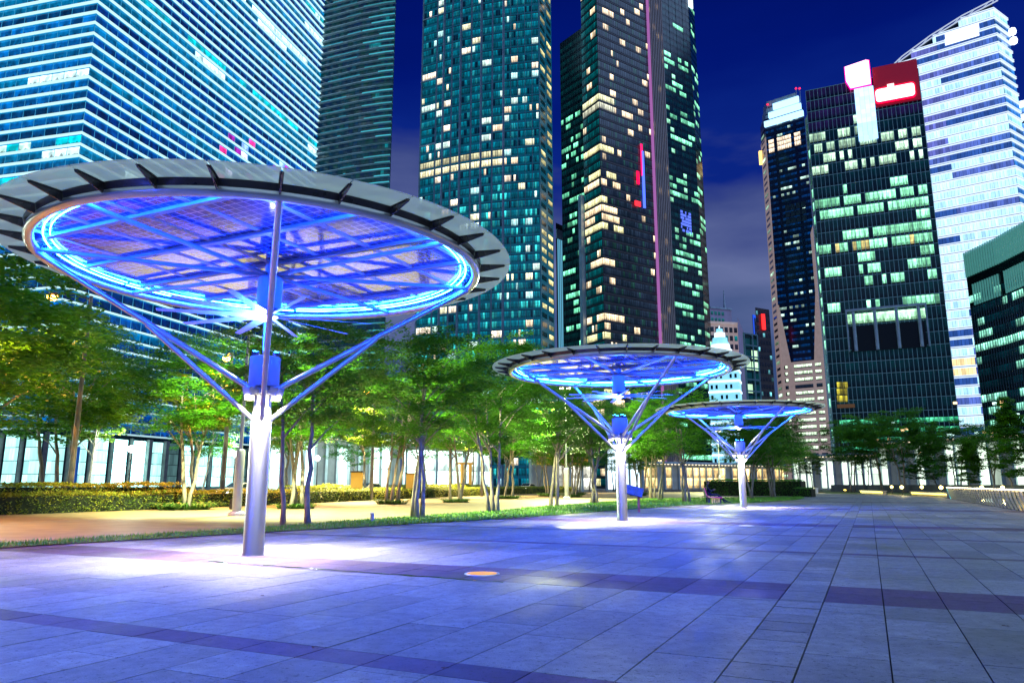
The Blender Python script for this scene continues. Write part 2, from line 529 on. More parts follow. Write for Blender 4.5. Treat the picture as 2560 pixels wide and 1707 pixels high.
def interp(tab, q):
    if q <= tab[0][0]: return tab[0][1]
    for (a, va), (b, vb) in zip(tab, tab[1:]):
        if q <= b: return va+(vb-va)*(q-a)/(b-a)
    return tab[-1][1]
EDGE_L = [(-12, -16.0), (5, -15.9), (9.4, -15.75), (14.4, -14.7), (25, -12.3), (36, -11.1), (46, -10.0), (55, -7.2), (65, -5.5), (74, -5.5), (80, -6.3), (120, -7)]
EDGE_G = [(-12, -17.0), (10, -16.8), (16, -16.35), (32, -16.2), (41, -16.9), (53, -17.0), (64, -17.6), (72, -14), (80, -6.4)]

plaza = MB()
pts = [sq(interp(EDGE_L, q)-0.3, q, 0) for q in range(-12, 131, 4)]+[sq(6.75, q, 0) for q in range(128, -13, -4)]
plaza.face(pts[::-1])
M_joint = pmat('joint_sand', (0.03, 0.03, 0.035), 0.9, nscale=20)
plaza_o = tag(plaza.build('plaza', M_joint, loc=(0, 0, -0.03)), kind='structure')

# granite slabs: rows run along the promenade, cross bands of darker stone
R = random.Random(7)
rows = []
s = -16.2
while s < -1.3: rows.append((s, s+0.585)); s += 0.585
last = rows[-1][1]
rows = [(a+(-1.006-last), b+(-1.006-last)) for a, b in rows]
rows.append((-1.006, -0.55))
s = -0.55
while s < 6.2: rows.append((s, s+0.585)); s += 0.585
bands = [(-0.9, -0.5), (4.52, 4.88), (9.02, 10.45), (15.1, 15.4), (19.9, 20.2), (24.6, 26.2), (33, 33.4), (41.2, 42.9), (52, 52.4), (59, 60.8), (77, 78.6), (95, 97)]
slabs = []
for ri, (a, b) in enumerate(rows):
    q = -4.0+R.uniform(0, 1.0)
    chan = abs(a+1.006) < 1e-3
    while q < 118:
        ln = 0.45 if chan else R.choice((0.95, 1.15, 1.4, 1.55))
        q1 = q+ln; dark = False
        for (b0, b1) in bands:
            if q+1e-4 < b0 < q1: q1 = b0
            if b0 <= q+1e-4 < b1-0.02: q1 = b1 if (b1-b0) < 0.9 else min(b1, q+0.75); dark = True
        if q1 > 60 and not dark: q1 = max(q1, q+1.5)
        sm = (a+b)/2
        el = interp(EDGE_L, q)
        if sm > el-0.5:
            slabs.append((a, b, q, q1, dark, chan))
        q = q1
unit = MB(); unit.box((0, 0, 0), (1, 1, 1)); unit_me = unit.mesh('slab', M_slab)
def slab_view(sl):
    p = sq((sl[0]+sl[1])/2, (sl[2]+sl[3])/2)
    if p.y < 2.0: return 0
    x = p.x/p.y
    return (1.0/(p.y**2)) if -0.82 < x < 0.82 and p.y > 4.0 else 1e-6/(1+p.y)
order = sorted(slabs, key=slab_view, reverse=True)
smb = MB()
for k, (a, b, q0, q1, dark, chan) in enumerate(order):
    g = 0.0055 if not chan else 0.009
    v = R.uniform(0.78, 1.2)
    base = (0.12, 0.08, 0.125) if dark else (0.28, 0.285, 0.275)
    if chan: base = (0.26, 0.265, 0.26)
    col = tuple(c*v for c in base)
    dz = R.uniform(-0.0012, 0.0012)
    c = sq((a+b)/2, (q0+q1)/2, -0.014+dz)
    d = (b-a-2*g, q1-q0-(0.007 if not chan else 0.014), 0.026)
    if k < 299:
        o = put('slab', unit_me, plaza_o, c-Vector((0, 0, -0.03)), SQ_ANG, color=col, scale=d)
    else:
        n0 = len(smb.f); smb.box(c-Vector((0, 0, -0.03)), d, SQ_ANG)
        for t in range(n0, len(smb.f)): smb.col[t] = col
o = smb.build('slab_paving', M_slab_s, plaza_o); o['kind'] = 'stuff'

# path of warm concrete beside the lawn strip
def path_mat():
    m, N, L, b = new_mat('washed_concrete')
    g = N.new('ShaderNodeNewGeometry'); n = N.new('ShaderNodeTexNoise'); n.inputs['Scale'].default_value = 1.1; n.inputs['Detail'].default_value = 8
    L.new(g.outputs['Position'], n.inputs['Vector'])
    r = N.new('ShaderNodeValToRGB'); r.color_ramp.elements[0].position = 0.3; r.color_ramp.elements[1].position = 0.7
    r.color_ramp.elements[0].color = (0.22, 0.17, 0.11, 1); r.color_ramp.elements[1].color = (0.34, 0.26, 0.16, 1)
    L.new(n.outputs['Fac'], r.inputs[0]); L.new(r.outputs[0], b.inputs['Base Color']); b.inputs['Roughness'].default_value = 0.6
    n2 = N.new('ShaderNodeTexNoise'); n2.inputs['Scale'].default_value = 60; L.new(g.outputs['Position'], n2.inputs['Vector'])
    bp = N.new('ShaderNodeBump'); bp.inputs['Strength'].default_value = 0.3; bp.inputs['Distance'].default_value = 0.004
    L.new(n2.outputs['Fac'], bp.inputs['Height']); L.new(bp.outputs[0], b.inputs['Normal'])
    return m
HEDGE_F = [(-6, -32.5), (19, -32.8), (35, -33.4), (48, -36.2), (84, -41.3), (112, -42)]
mb = MB()
pa = [sq(interp(EDGE_G, q)+0.4, q) for q in range(-8, 74, 4)]+[sq(-6, 80), sq(-6, 128)]
pb = [sq(interp(HEDGE_F, q)-1.2, q) for q in range(128, -9, -4)]
mb.face((pa+pb)[::-1])
tag(mb.build('path', path_mat(), loc=(0, 0, -0.012)), kind='structure')

# lawn strip that widens away from the camera
def grass_mat(name, a, b2):
    m, N, L, b = new_mat(name)
    g = N.new('ShaderNodeNewGeometry'); n = N.new('ShaderNodeTexNoise'); n.inputs['Scale'].default_value = 2.3; n.inputs['Detail'].default_value = 6
    L.new(g.outputs['Position'], n.inputs['Vector'])
    r = N.new('ShaderNodeValToRGB'); r.color_ramp.elements[0].position = 0.3; r.color_ramp.elements[1].position = 0.7
    r.color_ramp.elements[0].color = (*a, 1); r.color_ramp.elements[1].color = (*b2, 1)
    L.new(n.outputs['Fac'], r.inputs[0]); L.new(r.outputs[0], b.inputs['Base Color']); b.inputs['Roughness'].default_value = 0.6
    return m
M_soil = grass_mat('lawn_soil', (0.03, 0.05, 0.015), (0.05, 0.09, 0.02))
M_grass = grass_mat('grass_blades', (0.10, 0.34, 0.02), (0.22, 0.55, 0.04))
mb = MB()
qs = list(range(-8, 80, 2))
for a, b in zip(qs, qs[1:]+[80]):
    mb.face([sq(interp(EDGE_G, a), a), sq(interp(EDGE_L, a), a), sq(interp(EDGE_L, b), b), sq(interp(EDGE_G, b), b)][::1])
tag(mb.build('lawn', M_soil, loc=(0, 0, 0.02)), kind='structure')
mb = MB(); R = random.Random(3)
cnt = 0
for k in range(52000):
    q = 4+76*(R.random()**1.7)
    lo, hi = interp(EDGE_G, q), interp(EDGE_L, q)
    if R.random() > (hi-lo)/9.0+0.16: continue
    s_ = R.uniform(lo-0.05, hi+0.05)
    p = sq(s_, q, 0.015); h = R.uniform(0.04, 0.10)*(1.0 if q < 35 else 1.4); w = R.uniform(0.006, 0.012)*(1 if q < 20 else 2.2)
    a = R.uniform(0, 2*pi); l = R.uniform(0.2, 0.8)*h
    dx, dy = cos(a)*w, sin(a)*w
    mb.face([p-Vector((dx, dy, 0)), p+Vector((dx, dy, 0)), p+Vector((-sin(a)*l, cos(a)*l, h))])
tag(mb.build('grass', M_grass), 'short green grass growing in the strip between slabs and path', 'grass', kind='stuff')

# road behind the hedge, kerb, far verge
mb = MB()
mb.face([sq(-40.5, -30), sq(-40.5, 40), sq(-44.5, 80), sq(-46, 200), sq(-64, 200), sq(-62, 80), sq(-58, 40), sq(-58, -30)][::1])
M_road = pmat('road_asphalt', (0.05, 0.05, 0.052), 0.5, nscale=1.0)
tag(mb.build('road', M_road, loc=(0, 0, -0.06)), kind='structure')
mb = MB()
for q in range(-20, 190, 9):
    so = -51.5
    mb.face([sq(so-0.08, q), sq(so+0.08, q), sq(so+0.08, q+4), sq(so-0.08, q+4)])
M_line = pmat('road_paint', (0.8, 0.8, 0.78), 0.5, nscale=5)
tag(mb.build('road_marking', M_line, loc=(0, 0, -0.055)), kind='structure')
mb = MB()
for a, b in ((-30, 40), (40, 80), (80, 200)):
    f = lambda q: -58.2 if q <= 40 else (-58.2-4*(q-40)/40 if q <= 80 else -62.2-2*(q-80)/120)
    mb.box(sq((f(a)+f(b))/2, (a+b)/2, 0.0), (0.2, hypot(b-a, f(b)-f(a)), 0.16), SQ_ANG+atan2(-(f(b)-f(a)), b-a))
tag(mb.build('kerb', pmat('kerb_concrete', (0.4, 0.39, 0.37), 0.7, nscale=4), loc=(0, 0, 0)), kind='structure')
mb = MB()
mb.face([sq(-58.3, -30), sq(-58.3, 40), sq(-62.3, 80), sq(-64.3, 200), sq(-120, 200), sq(-120, -30)])
tag(mb.build('pavement', pmat('far_pavement', (0.25, 0.24, 0.22), 0.5, nscale=1.2), loc=(0, 0, -0.02)), kind='structure')
# far lawn beyond the plaza's end, on the right
mb = MB()
mb.face([sq(-5, 113), sq(-2.5, 108.6), sq(1.4, 106), sq(6.2, 92), sq(7.2, 88), sq(60, 88), sq(60, 190), sq(-14, 190), sq(-9, 150)])
tag(mb.build('far_lawn', M_soil, loc=(0, 0, 0.03)), kind='structure')
# water of the bay to the right of the balustrade
mb = MB(); mb.face([sq(7.4, -200), sq(400, -200), sq(400, 88), sq(7.4, 88)])
Mw = pmat('bay_water', (0.004, 0.01, 0.02), 0.08, nscale=0.5, bump=0.4)
tag(mb.build('water', Mw, loc=(0, 0, -0.08)), kind='structure')

# ================================================================== SOLAR UMBRELLAS
def cell_mat():
    """solar glass: square cells with clear gaps, milky margins"""
    m, N, L, b = new_mat('solar_glass')
    t = N.new('ShaderNodeTexCoord'); sp = N.new('ShaderNodeSeparateXYZ'); L.new(t.outputs['Object'], sp.inputs[0])
    def cells(out, period, n, off):
        a = N.new('ShaderNodeMath'); a.operation = 'ADD'; a.inputs[1].default_value = off+period*40; L.new(out, a.inputs[0])
        d = N.new('ShaderNodeMath'); d.operation = 'DIVIDE'; d.inputs[1].default_value = period/n; L.new(a.outputs[0], d.inputs[0])
        f = N.new('ShaderNodeMath'); f.operation = 'FRACT'; L.new(d.outputs[0], f.inputs[0])
        c = N.new('ShaderNodeMath'); c.operation = 'SUBTRACT'; c.inputs[1].default_value = 0.5; L.new(f.outputs[0], c.inputs[0])
        ab = N.new('ShaderNodeMath'); ab.operation = 'ABSOLUTE'; L.new(c.outputs[0], ab.inputs[0])
        g = N.new('ShaderNodeMath'); g.operation = 'GREATER_THAN'; g.inputs[1].default_value = 0.455; L.new(ab.outputs[0], g.inputs[0])
        return g.outputs[0]
    gx = cells(sp.outputs[0], 1.14, 7, 0.57); gy = cells(sp.outputs[1], 1.45, 9, 0.0)
    mx = N.new('ShaderNodeMath'); mx.operation = 'MAXIMUM'; L.new(gx, mx.inputs[0]); L.new(gy, mx.inputs[1])
    n = N.new('ShaderNodeTexNoise'); n.inputs['Scale'].default_value = 1.6; n.inputs['Detail'].default_value = 3; L.new(t.outputs['Object'], n.inputs['Vector'])
    rc = N.new('ShaderNodeValToRGB'); rc.color_ramp.elements[0].position = 0.35; rc.color_ramp.elements[1].position = 0.7
    rc.color_ramp.elements[0].color = (0.008, 0.03, 0.24, 1); rc.color_ramp.elements[1].color = (0.02, 0.06, 0.36, 1)
    L.new(n.outputs['Fac'], rc.inputs[0])
    mc = N.new('ShaderNodeMix'); mc.data_type = 'RGBA'; L.new(mx.outputs[0], mc.inputs[0])
    L.new(rc.outputs[0], mc.inputs[6]); mc.inputs[7].default_value = (0.55, 0.66, 0.95, 1)
    L.new(mc.outputs[2], b.inputs['Base Color'])
    b.inputs['Roughness'].default_value = 0.1
    b.inputs['Coat Weight'].default_value = 0.5
    return m
M_cell = cell_mat()
def frost_mat():
    m, N, L, b = new_mat('frosted_glass')
    b.inputs['Base Color'].default_value = (0.80, 0.93, 0.84, 1)
    b.inputs['Roughness'].default_value = 0.15
    out = N['Material Output']
    tr = N.new('ShaderNodeBsdfTranslucent'); tr.inputs[0].default_value = (1.0, 1.0, 0.72, 1)
    gl = N.new('ShaderNodeBsdfTransparent')
    t = N.new('ShaderNodeTexCoord'); n = N.new('ShaderNodeTexNoise'); n.inputs['Scale'].default_value = 2.2; n.inputs['Detail'].default_value = 5
    n.inputs['Distortion'].default_value = 1.2
    L.new(t.outputs['Object'], n.inputs['Vector'])
    mr = N.new('ShaderNodeMapRange'); mr.inputs[1].default_value = 0.3; mr.inputs[2].default_value = 0.7; mr.inputs[3].default_value = 0.7; mr.inputs[4].default_value = 0.97
    L.new(n.outputs['Fac'], mr.inputs[0])
    m1 = N.new('ShaderNodeMixShader'); L.new(mr.outputs[0], m1.inputs[0]); L.new(b.outputs[0], m1.inputs[1]); L.new(tr.outputs[0], m1.inputs[2])
    m2 = N.new('ShaderNodeMixShader'); m2.inputs[0].default_value = 0.32; L.new(m1.outputs[0], m2.inputs[1]); L.new(gl.outputs[0], m2.inputs[2])
    L.new(m2.outputs[0], out.inputs[0])
    return m
M_frost = frost_mat()
M_led = pmat('blue_led_tube', (0.5, 0.6, 0.8), 0.4, emis=(0.004, 0.062, 1.0), estr=520.0, sample=True)
M_spot = pmat('warm_lamp_glass', (0.9, 0.85, 0.7), 0.3, emis=(1.0, 0.85, 0.6), estr=25.0)
M_fanlamp = pmat('cool_lamp_glass', (0.9, 0.9, 0.95), 0.3, emis=(0.9, 0.9, 1.0), estr=30.0)
M_mullw = pmat('white_glazing_bar', (0.62, 0.62, 0.68), 0.4, nscale=6, namt=0.06)

RING_R, RING_Z = 3.95, 5.30
def clip_circle(x0, x1, y0, y1, R_):
    P = [(x0, y0), (x1, y0), (x1, y1), (x0, y1)]
    N_ = 48
    for k in range(N_):
        a = 2*pi*(k+0.5)/N_; nx, ny = cos(a), sin(a)
        out = []
        for i in range(len(P)):
            A, B = P[i], P[(i+1) % len(P)]
            da, db = A[0]*nx+A[1]*ny-R_, B[0]*nx+B[1]*ny-R_
            if da <= 0: out.append(A)
            if (da < 0) != (db < 0):
                t = da/(da-db); out.append((A[0]+(B[0]-A[0])*t, A[1]+(B[1]-A[1])*t))
        P = out
        if len(P) < 3: return None
    ar = 0.5*abs(sum(P[i][0]*P[(i+1) % len(P)][1]-P[(i+1) % len(P)][0]*P[i][1] for i in range(len(P))))
    return P if ar > 0.03 else None

def make_umbrella(label):
    r = thing('solar_umbrella', label, 'solar umbrella', group='round solar umbrellas along the promenade')
    m = MB(); m.lathe([(0.185, 0), (0.187, 0.02), (0.183, 0.06), (0.183, 2.48), (0.16, 2.6), (0.15, 2.95), (0.14, 3.3)], 40)
    smooth_by(m.build('column', M_steel, r))
    m = MB(); m.lathe([(0.275, 3.04), (0.278, 3.045), (0.278, 3.585), (0.268, 3.60), (0.20, 3.60), (0.20, 3.55)], 40)
    smooth_by(m.build('drum', M_paint, r))
    m = MB(); m.lathe([(0.20, 2.88), (0.22, 2.90), (0.22, 3.02), (0.20, 3.035)], 32)
    smooth_by(m.build('collar', M_paint, r))
    # struts and the braces that fork off them
    for k in range(4):
        a = radians(-45+90*k); c, s_ = cos(a), sin(a)
        top = Vector((c*(RING_R-0.02), s_*(RING_R-0.02), RING_Z-0.05)); bot = Vector((c*0.20, s_*0.20, 2.98))
        m = MB(); m.path([top, bot], 0.052, 16)
        st = smooth_by(m.build('strut', M_steel, r))
        mid = top.lerp(bot, 0.50)-Vector((0, 0, 0.03))
        m = MB(); m.path([mid, Vector((c*0.14, s_*0.14, 2.42))], 0.045, 14)
        smooth_by(m.build('brace', M_steel, st))
    # lamps under the collar
    for k in range(4):
        a = radians(90*k); c, s_ = cos(a), sin(a)
        m = MB(); m.box((0, 0, 0), (0.20, 0.17, 0.16), M=Matrix.Rotation(a, 3, 'Z') @ Matrix.Rotation(radians(20), 3, 'Y'))
        lh = m.build('lamp_housing', M_paint, r, loc=(c*0.32, s_*0.32, 2.94))
        m = MB(); m.lathe([(0.075, -0.02), (0.08, 0.0), (0.06, 0.012)], 20)
        m.build('lens', M_spot, lh, loc=(c*0.02, s_*0.02, -0.105))
        ld = bpy.data.lights.get('column_downlight') or bpy.data.lights.new('column_downlight', 'SPOT')
        ld.energy = 1450; ld.spot_size = radians(134); ld.spot_blend = 1.0; ld.color = (1.0, 0.90, 0.80); ld.shadow_soft_size = 0.07
        lo = bpy.data.objects.new('column_downlight', ld); C.objects.link(lo); lo.parent = r
        lo.location = (c*0.36, s_*0.36, 2.78); lo.rotation_euler = (0, 0, a); lo.rotation_mode = 'XYZ'
        lo.rotation_euler = (Vector((-c*0.02, -s_*0.02, 1))).to_track_quat('Z', 'Y').to_euler()
    # blue wash lamps added on the drum to turn the roof's underside blue
    for k in range(4):
        a = radians(45+90*k); c, s_ = cos(a), sin(a)
        m = MB(); m.lathe([(0.04, 0), (0.065, 0.03), (0.065, 0.10)], 14); wl_ = m.build('added_wash_lamp', M_dark, r, loc=(c*0.19, s_*0.19, 3.60))
        m = MB(); m.lathe([(0.058, 0.0), (0.05, 0.008)], 14); m.build('lens', M_led, wl_, loc=(0, 0, 0.098))
        ld = bpy.data.lights.get('added_blue_wash') or bpy.data.lights.new('added_blue_wash', 'SPOT')
        ld.energy = 500; ld.spot_size = radians(150); ld.spot_blend = 0.5; ld.color = (0.004, 0.045, 1.0); ld.shadow_soft_size = 0.05
        lo = bpy.data.objects.new('added_blue_wash', ld); C.objects.link(lo); lo.parent = r
        lo.location = (c*0.22, s_*0.22, 3.74); lo.rotation_euler = Vector((-c*0.5, -s_*0.5, -1)).to_track_quat('Z', 'Y').to_euler()
    # ring, gutter
    m = MB(); m.ring(RING_R, RING_Z, 0.085, 96, 12)
    smooth_by(m.build('ring_tube', M_steel, r))
    m = MB(); R0, R1, z0, z1 = RING_R+0.03, RING_R+0.065, RING_Z+0.05, RING_Z+0.16
    n = 96; vs = []
    for k in range(n):
        a = 2*pi*k/n
        for rr, zz in ((R0, z0), (R1, z0), (R1+0.03, z1), (R0, z1)): vs.append((rr*cos(a), rr*sin(a), zz))
    fs = []
    for k in range(n):
        k2 = (k+1) % n
        for j in range(4):
            j2 = (j+1) % 4; fs.append((k*4+j, k2*4+j, k2*4+j2, k*4+j2))
    m.grid(vs, fs); smooth_by(m.build('gutter', M_dark, r))
    # outer glass brim on tapering brackets
    zi, zo, Ri, Ro = RING_Z+0.155, RING_Z+0.15, RING_R+0.10, 4.61
    for k in range(30):
        a0 = radians(-45+12*k)
        m = MB()
        e = 0.003; vs = []
        for t in range(5):
            a = e+(radians(12)-2*e)*t/4
            for rr, zz in ((Ri, zi), (Ro, zo)):
                for dz in (0, 0.018): vs.append((rr*cos(a), rr*sin(a), zz+dz))
        fs = []
        for t in range(4):
            b = t*4
            fs += [(b, b+4, b+6, b+2), (b+1, b+3, b+7, b+5), (b+2, b+6, b+7, b+3), (b, b+1, b+5, b+4)]
        fs += [(0, 2, 3, 1), (16, 17, 19, 18)]
        m.grid(vs, fs)
        m.build('glass_panel', M_frost, r, rz=a0)
        m = MB(); w = 0.012
        prof = [(RING_R+0.06, RING_Z-0.01), (4.50, zo-0.04), (4.52, zo-0.006), (RING_R+0.1, zi-0.006)]
        vs = [(x, -w, z) for x, z in prof]+[(x, w, z) for x, z in prof]
        m.grid(vs, [(0, 1, 2, 3), (7, 6, 5, 4), (0, 4, 5, 1), (1, 5, 6, 2), (2, 6, 7, 3), (3, 7, 4, 0)])
        m.box(((RING_R+0.1+4.5)/2, 0, zi-0.012), (4.40-RING_R, 0.06, 0.012))
        m.build('bracket', M_dark, r, rz=a0)
    # spokes under the roof
    for k in range(8):
        a = radians(45*k)
        m = MB(); m.path([(0.10, 0, RING_Z-0.10), (RING_R-0.06, 0, RING_Z-0.0)], 0.042, 12)
        smooth_by(m.build('spoke', M_paint, r, rz=a))
    # rafters and cross bars, solar panels between them
    zr = RING_Z+0.155
    for k in range(-2, 3):
        y = 1.45*k; hl = sqrt((RING_R-0.05)**2-y*y)
        m = MB(); m.box((0, y, zr), (2*hl, 0.07, 0.11)); m.box((0, y, zr-0.06), (2*hl, 0.11, 0.012))
        m.build('rafter', M_paint, r)
    Rp = RING_R-0.03
    for j in range(-3, 3):
        y0, y1 = 1.45*j+0.036, 1.45*(j+1)-0.036
        for i in range(-4, 4):
            x0, x1 = -0.57+1.14*i+0.05+0.57, -0.57+1.14*(i+1)-0.05+0.57
            P = clip_circle(x0, x1, y0, y1, Rp)
            if P:
                m = MB(); m.prism(P, zr+0.0, zr+0.025); m.build('solar_panel', M_cell, r)
        for i in range(-3, 4):
            x = 1.14*i
            if abs(x) > Rp: continue
            yl = sqrt(Rp*Rp-x*x); a, b = max(y0, -yl), min(y1, yl)
            if b-a > 0.15:
                m = MB(); m.box((x, (a+b)/2, zr+0.004), (0.096, b-a, 0.03)); m.build('glazing_bar', M_mullw, r)
    # blue light tubes inside the ring
    for rr, zz, rd in ((RING_R-0.20, RING_Z+0.085, 0.013), (RING_R-0.30, RING_Z+0.11, 0.009)):
        for k in range(12):
            m = MB(); m.ring(rr, zz, rd, 6, 8, radians(0.5), radians(29.5))
            m.build('light_tube', M_led, r, rz=radians(30*k+5))
    # hub, fan housing, blades, small lamp
    m = MB(); m.lathe([(0.11, 5.14), (0.11, 5.46), (0.06, 5.47)], 24); smooth_by(m.build('hub', M_paint, r))
    m = MB(); m.lathe([(0.19, 4.50), (0.23, 4.53), (0.235, 5.12), (0.20, 5.16), (0.1, 5.165)], 36)
    hs = smooth_by(m.build('fan_housing', M_paint, r))
    m = MB(); m.lathe([(0.15, 4.36), (0.19, 4.38), (0.19, 4.43), (0.06, 4.45), (0.05, 4.52)], 28); fh = smooth_by(m.build('fan_hub', M_white, r))
    for k in range(10):
        m = MB(); L_ = 1.95; vs = []
        for t in range(6):
            x = 0.16+(L_-0.16)*t/5; w = 0.085*(1-0.35*t/5); tilt = radians(22-12*t/5); sag = 0.02*t/5
            for sgn, up in ((-1, 0), (1, 0)):
                vs.append((x, sgn*w*cos(tilt), 4.40-sag+sgn*w*sin(tilt)))
                vs.append((x, sgn*w*cos(tilt), 4.408-sag+sgn*w*sin(tilt)))
        fs = []
        for t in range(5):
            b = t*4
            fs += [(b, b+2, b+6, b+4), (b+1, b+5, b+7, b+3), (b, b+4, b+5, b+1), (b+2, b+3, b+7, b+6)]
        fs += [(0, 1, 3, 2), (20, 22, 23, 21)]
        m.grid(vs, fs); m.build('fan_blade', M_white, r, rz=radians(36*k+8))
    m = MB(); m.lathe([(0.02, 4.30), (0.07, 4.315), (0.08, 4.345), (0.06, 4.36)], 20); m.build('fan_lamp', M_fanlamp, r)
    ld = bpy.data.lights.new('fan_lamp_light', 'POINT'); ld.energy = 35; ld.color = (0.85, 0.85, 1.0); ld.shadow_soft_size = 0.08
    lo = bpy.data.objects.new('fan_lamp_light', ld); C.objects.link(lo); lo.parent = r; lo.location = (0, 0, 4.20)
    # little foot plate
    m = MB(); m.lathe([(0.21, 0.002), (0.21, 0.012), (0.19, 0.016)], 36); m.build('foot_plate', M_steel, r)
    return r

umb = make_umbrella('nearest and largest solar umbrella, blue lit disc on steel column at left')
umb.location = (-4.65, 13.67, 0); umb.rotation_euler = (0, 0, SQ_ANG)
for (x, y), lab in (((3.89, 26.6), 'middle solar umbrella of the row, with the blue information board behind its column'),
                    ((12.84, 41.74), 'farthest solar umbrella of the row, smallest, in front of the clipped hedge'),
                    ((-12.1, 0.3), 'solar umbrella standing just left of the camera, outside the picture')):
    o = copy_tree(umb); o.location = (x, y, 0); o['label'] = lab

# ================================================================== TOWERS
def jit(c, R, a=0.25):
    v = 1+R.uniform(-a, a); return (c[0]*v, c[1]*v, c[2]*v)
def dist(p): return hypot(p[0], p[1])

M_mullb = pmat('blue_lit_mullion', (0.2, 0.4, 0.5), 0.4, nscale=0.5, emis=(0.0, 0.22, 0.42), estr=0.8)
# ---- banded glass tower, far left, its corner towards us
PC = at_dist(198, 387, 264); PR = walk(PC, 15.5, 790, 437)
PL = (PC[0]-sin(radians(-76))*-70, PC[1]+cos(radians(-76))*70)
b = Building('banded_tower', 'big glass office tower at far left wrapped in rows of glowing white ledges', [PL, PC, PR], 330, M_tower, 40, group=None)
FH = 4.0; NF = 76; Z0 = 18.0
R = random.Random(11)
rowt = []
for j in range(NF):
    r = R.random(); rowt.append(0 if r < 0.42 else 1 if r < 0.60 else 2 if r < 0.84 else 3)
for j, t in ((19, 2), (20, 2), (8, 2), (9, 1), (22, 3), (10, 0), (11, 0), (12, 0), (13, 0), (14, 1), (15, 1), (16, 0), (17, 0), (18, 0), (21, 2), (23, 2), (24, 0), (25, 1)):
    rowt[j] = t
gl = [runs(NF, 14, 5, 0.55, 0.5, 1.0), runs(NF, 30, 6, 0.6, 0.4, 1.0)]
def spec1(face):
    def f(c, j):
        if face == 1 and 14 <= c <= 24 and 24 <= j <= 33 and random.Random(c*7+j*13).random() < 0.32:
            return random.Random(c+j*5).choice(((1.3, 0.05, 0.45), (0.3, 0.5, 1.6), (1.0, 1.0, 1.4), (0.5, 0.02, 0.6)))  # pink and blue panes paint in the reflection of neon signs
        t = rowt[j]; g = gl[face][j][c]; nb = 0.75 if face == 0 else 1.0
        if t == 0: return jit((0.0, 0.02+0.03*(face == 0), 0.17), R, 0.4)  # blue pane glow stands in for light bounced off the ledges
        if t == 1: return jit((0.0, 0.13, 0.46) if face == 0 else (0.0, 0.06, 0.34), R, 0.3)
        if t == 2:
            if g > 0.85: return jit((0.55, 0.95, 0.85), R)
            return jit((0.0, 0.38+0.2*g, 0.62), R, 0.3) if g > 0.2 else jit((0.0, 0.14, 0.38), R)
        if g > 0.3: return jit((0.7, 1.05, 1.05), R, 0.35)
        return jit((0.0, 0.17, 0.38), R)
    return f
b.windows(0, Z0, Z0+NF*FH, NF, 14, spec1(0), mx=0.015, mb_=0.08, mt=0.14)
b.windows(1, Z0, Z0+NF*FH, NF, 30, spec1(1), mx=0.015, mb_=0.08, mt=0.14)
for i_, nc_ in ((0, 14), (1, 30)):
    b.verticals(i_, Z0, Z0+NF*FH, [b.frame(i_)[3]*(k+0.5*0)/nc_ for k in range(nc_)], 0.13, 0.2, M_mullb)
for j in range(NF+1):
    z = Z0+j*FH
    v = 1.0 if j > 2 else 0.7
    o = miter_band(b, (0, 1), z, 0.5, 0.95, M_glow, 'ledge', u1=0.0, color=(0.66*v, 1.05*v, 1.15*v))
    if j: miter_band(b, (0, 1), z-0.55, 0.26, 0.3, M_glow, 'light_strip', color=(0.0, 0.30, 0.62))
# end fins that stick out past the right edge
P, d, n, L, a = b.frame(1)
for j in range(0, NF+1, 1):
    z = Z0+j*FH
    mb = MB(); q = P+d*(L+0.01)+Vector((0, 0, z))-b.o
    mb.grid([q-n*0.5, q+d*2.6+n*0.4, q+n*1.3, q-n*0.5+Vector((0, 0, 0.5)), q+d*2.6+n*0.4+Vector((0, 0, 0.5)), q+n*1.3+Vector((0, 0, 0.5))],
            [(2, 1, 0), (3, 4, 5), (0, 1, 4, 3), (1, 2, 5, 4), (2, 0, 3, 5)])
    mb.build('ledge_tip', M_glow, b.root).color = (0.45, 0.9, 1.0, 1)
# floor-high lobby at the foot
Rl = random.Random(2)
for i, L0, nb_ in ((0, 70, 9), (1, b.frame(1)[3], 17)):
    L0 = b.frame(i)[3]; w = L0/nb_
    for k in range(nb_):
        bright = Rl.choice((0.15, 0.9, 1.5, 1.9)) if i else 1.0
        if i and k in (3, 4): bright = 4.0
        pw = Rl.choice((0.05, 0.07, 0.2))
        for s2 in range(3):
            for r4 in range(4):
                b.panes.append((9-r4, Vector((*b.plan[i], 0))+b.frame(i)[1]*(w*k+0.14*w+(s2+0.5)*w*0.25)+b.frame(i)[2]*0.05+Vector((0, 0, 2.3+4.0*r4)), b.frame(i)[4], w*0.235, 3.8,
                            jit((0.45*bright, 1.0*bright, 0.98*bright), Rl, 0.3), b.frame(i)[1], b.frame(i)[2]))
        mb = MB(); mb.box((0, 0, 0), (w*pw, 1.6, 16.8)); mb.build('pillar', M_stone, b.root, b.pos(i, w*k+w*0.01, 8.4, 0.6), b.frame(i)[4])
    if i:
        mb = MB(); mb.box((0, 0, 0), (3.4, 0.3, 12)); mb.build('banner', pmat('blue_banner', (0.02, 0.08, 0.3), 0.6, emis=(0.0, 0.05, 0.25), estr=0.8), b.root, b.pos(i, w*1+w*0.3, 7, 0.5), b.frame(i)[4])
b.finish()

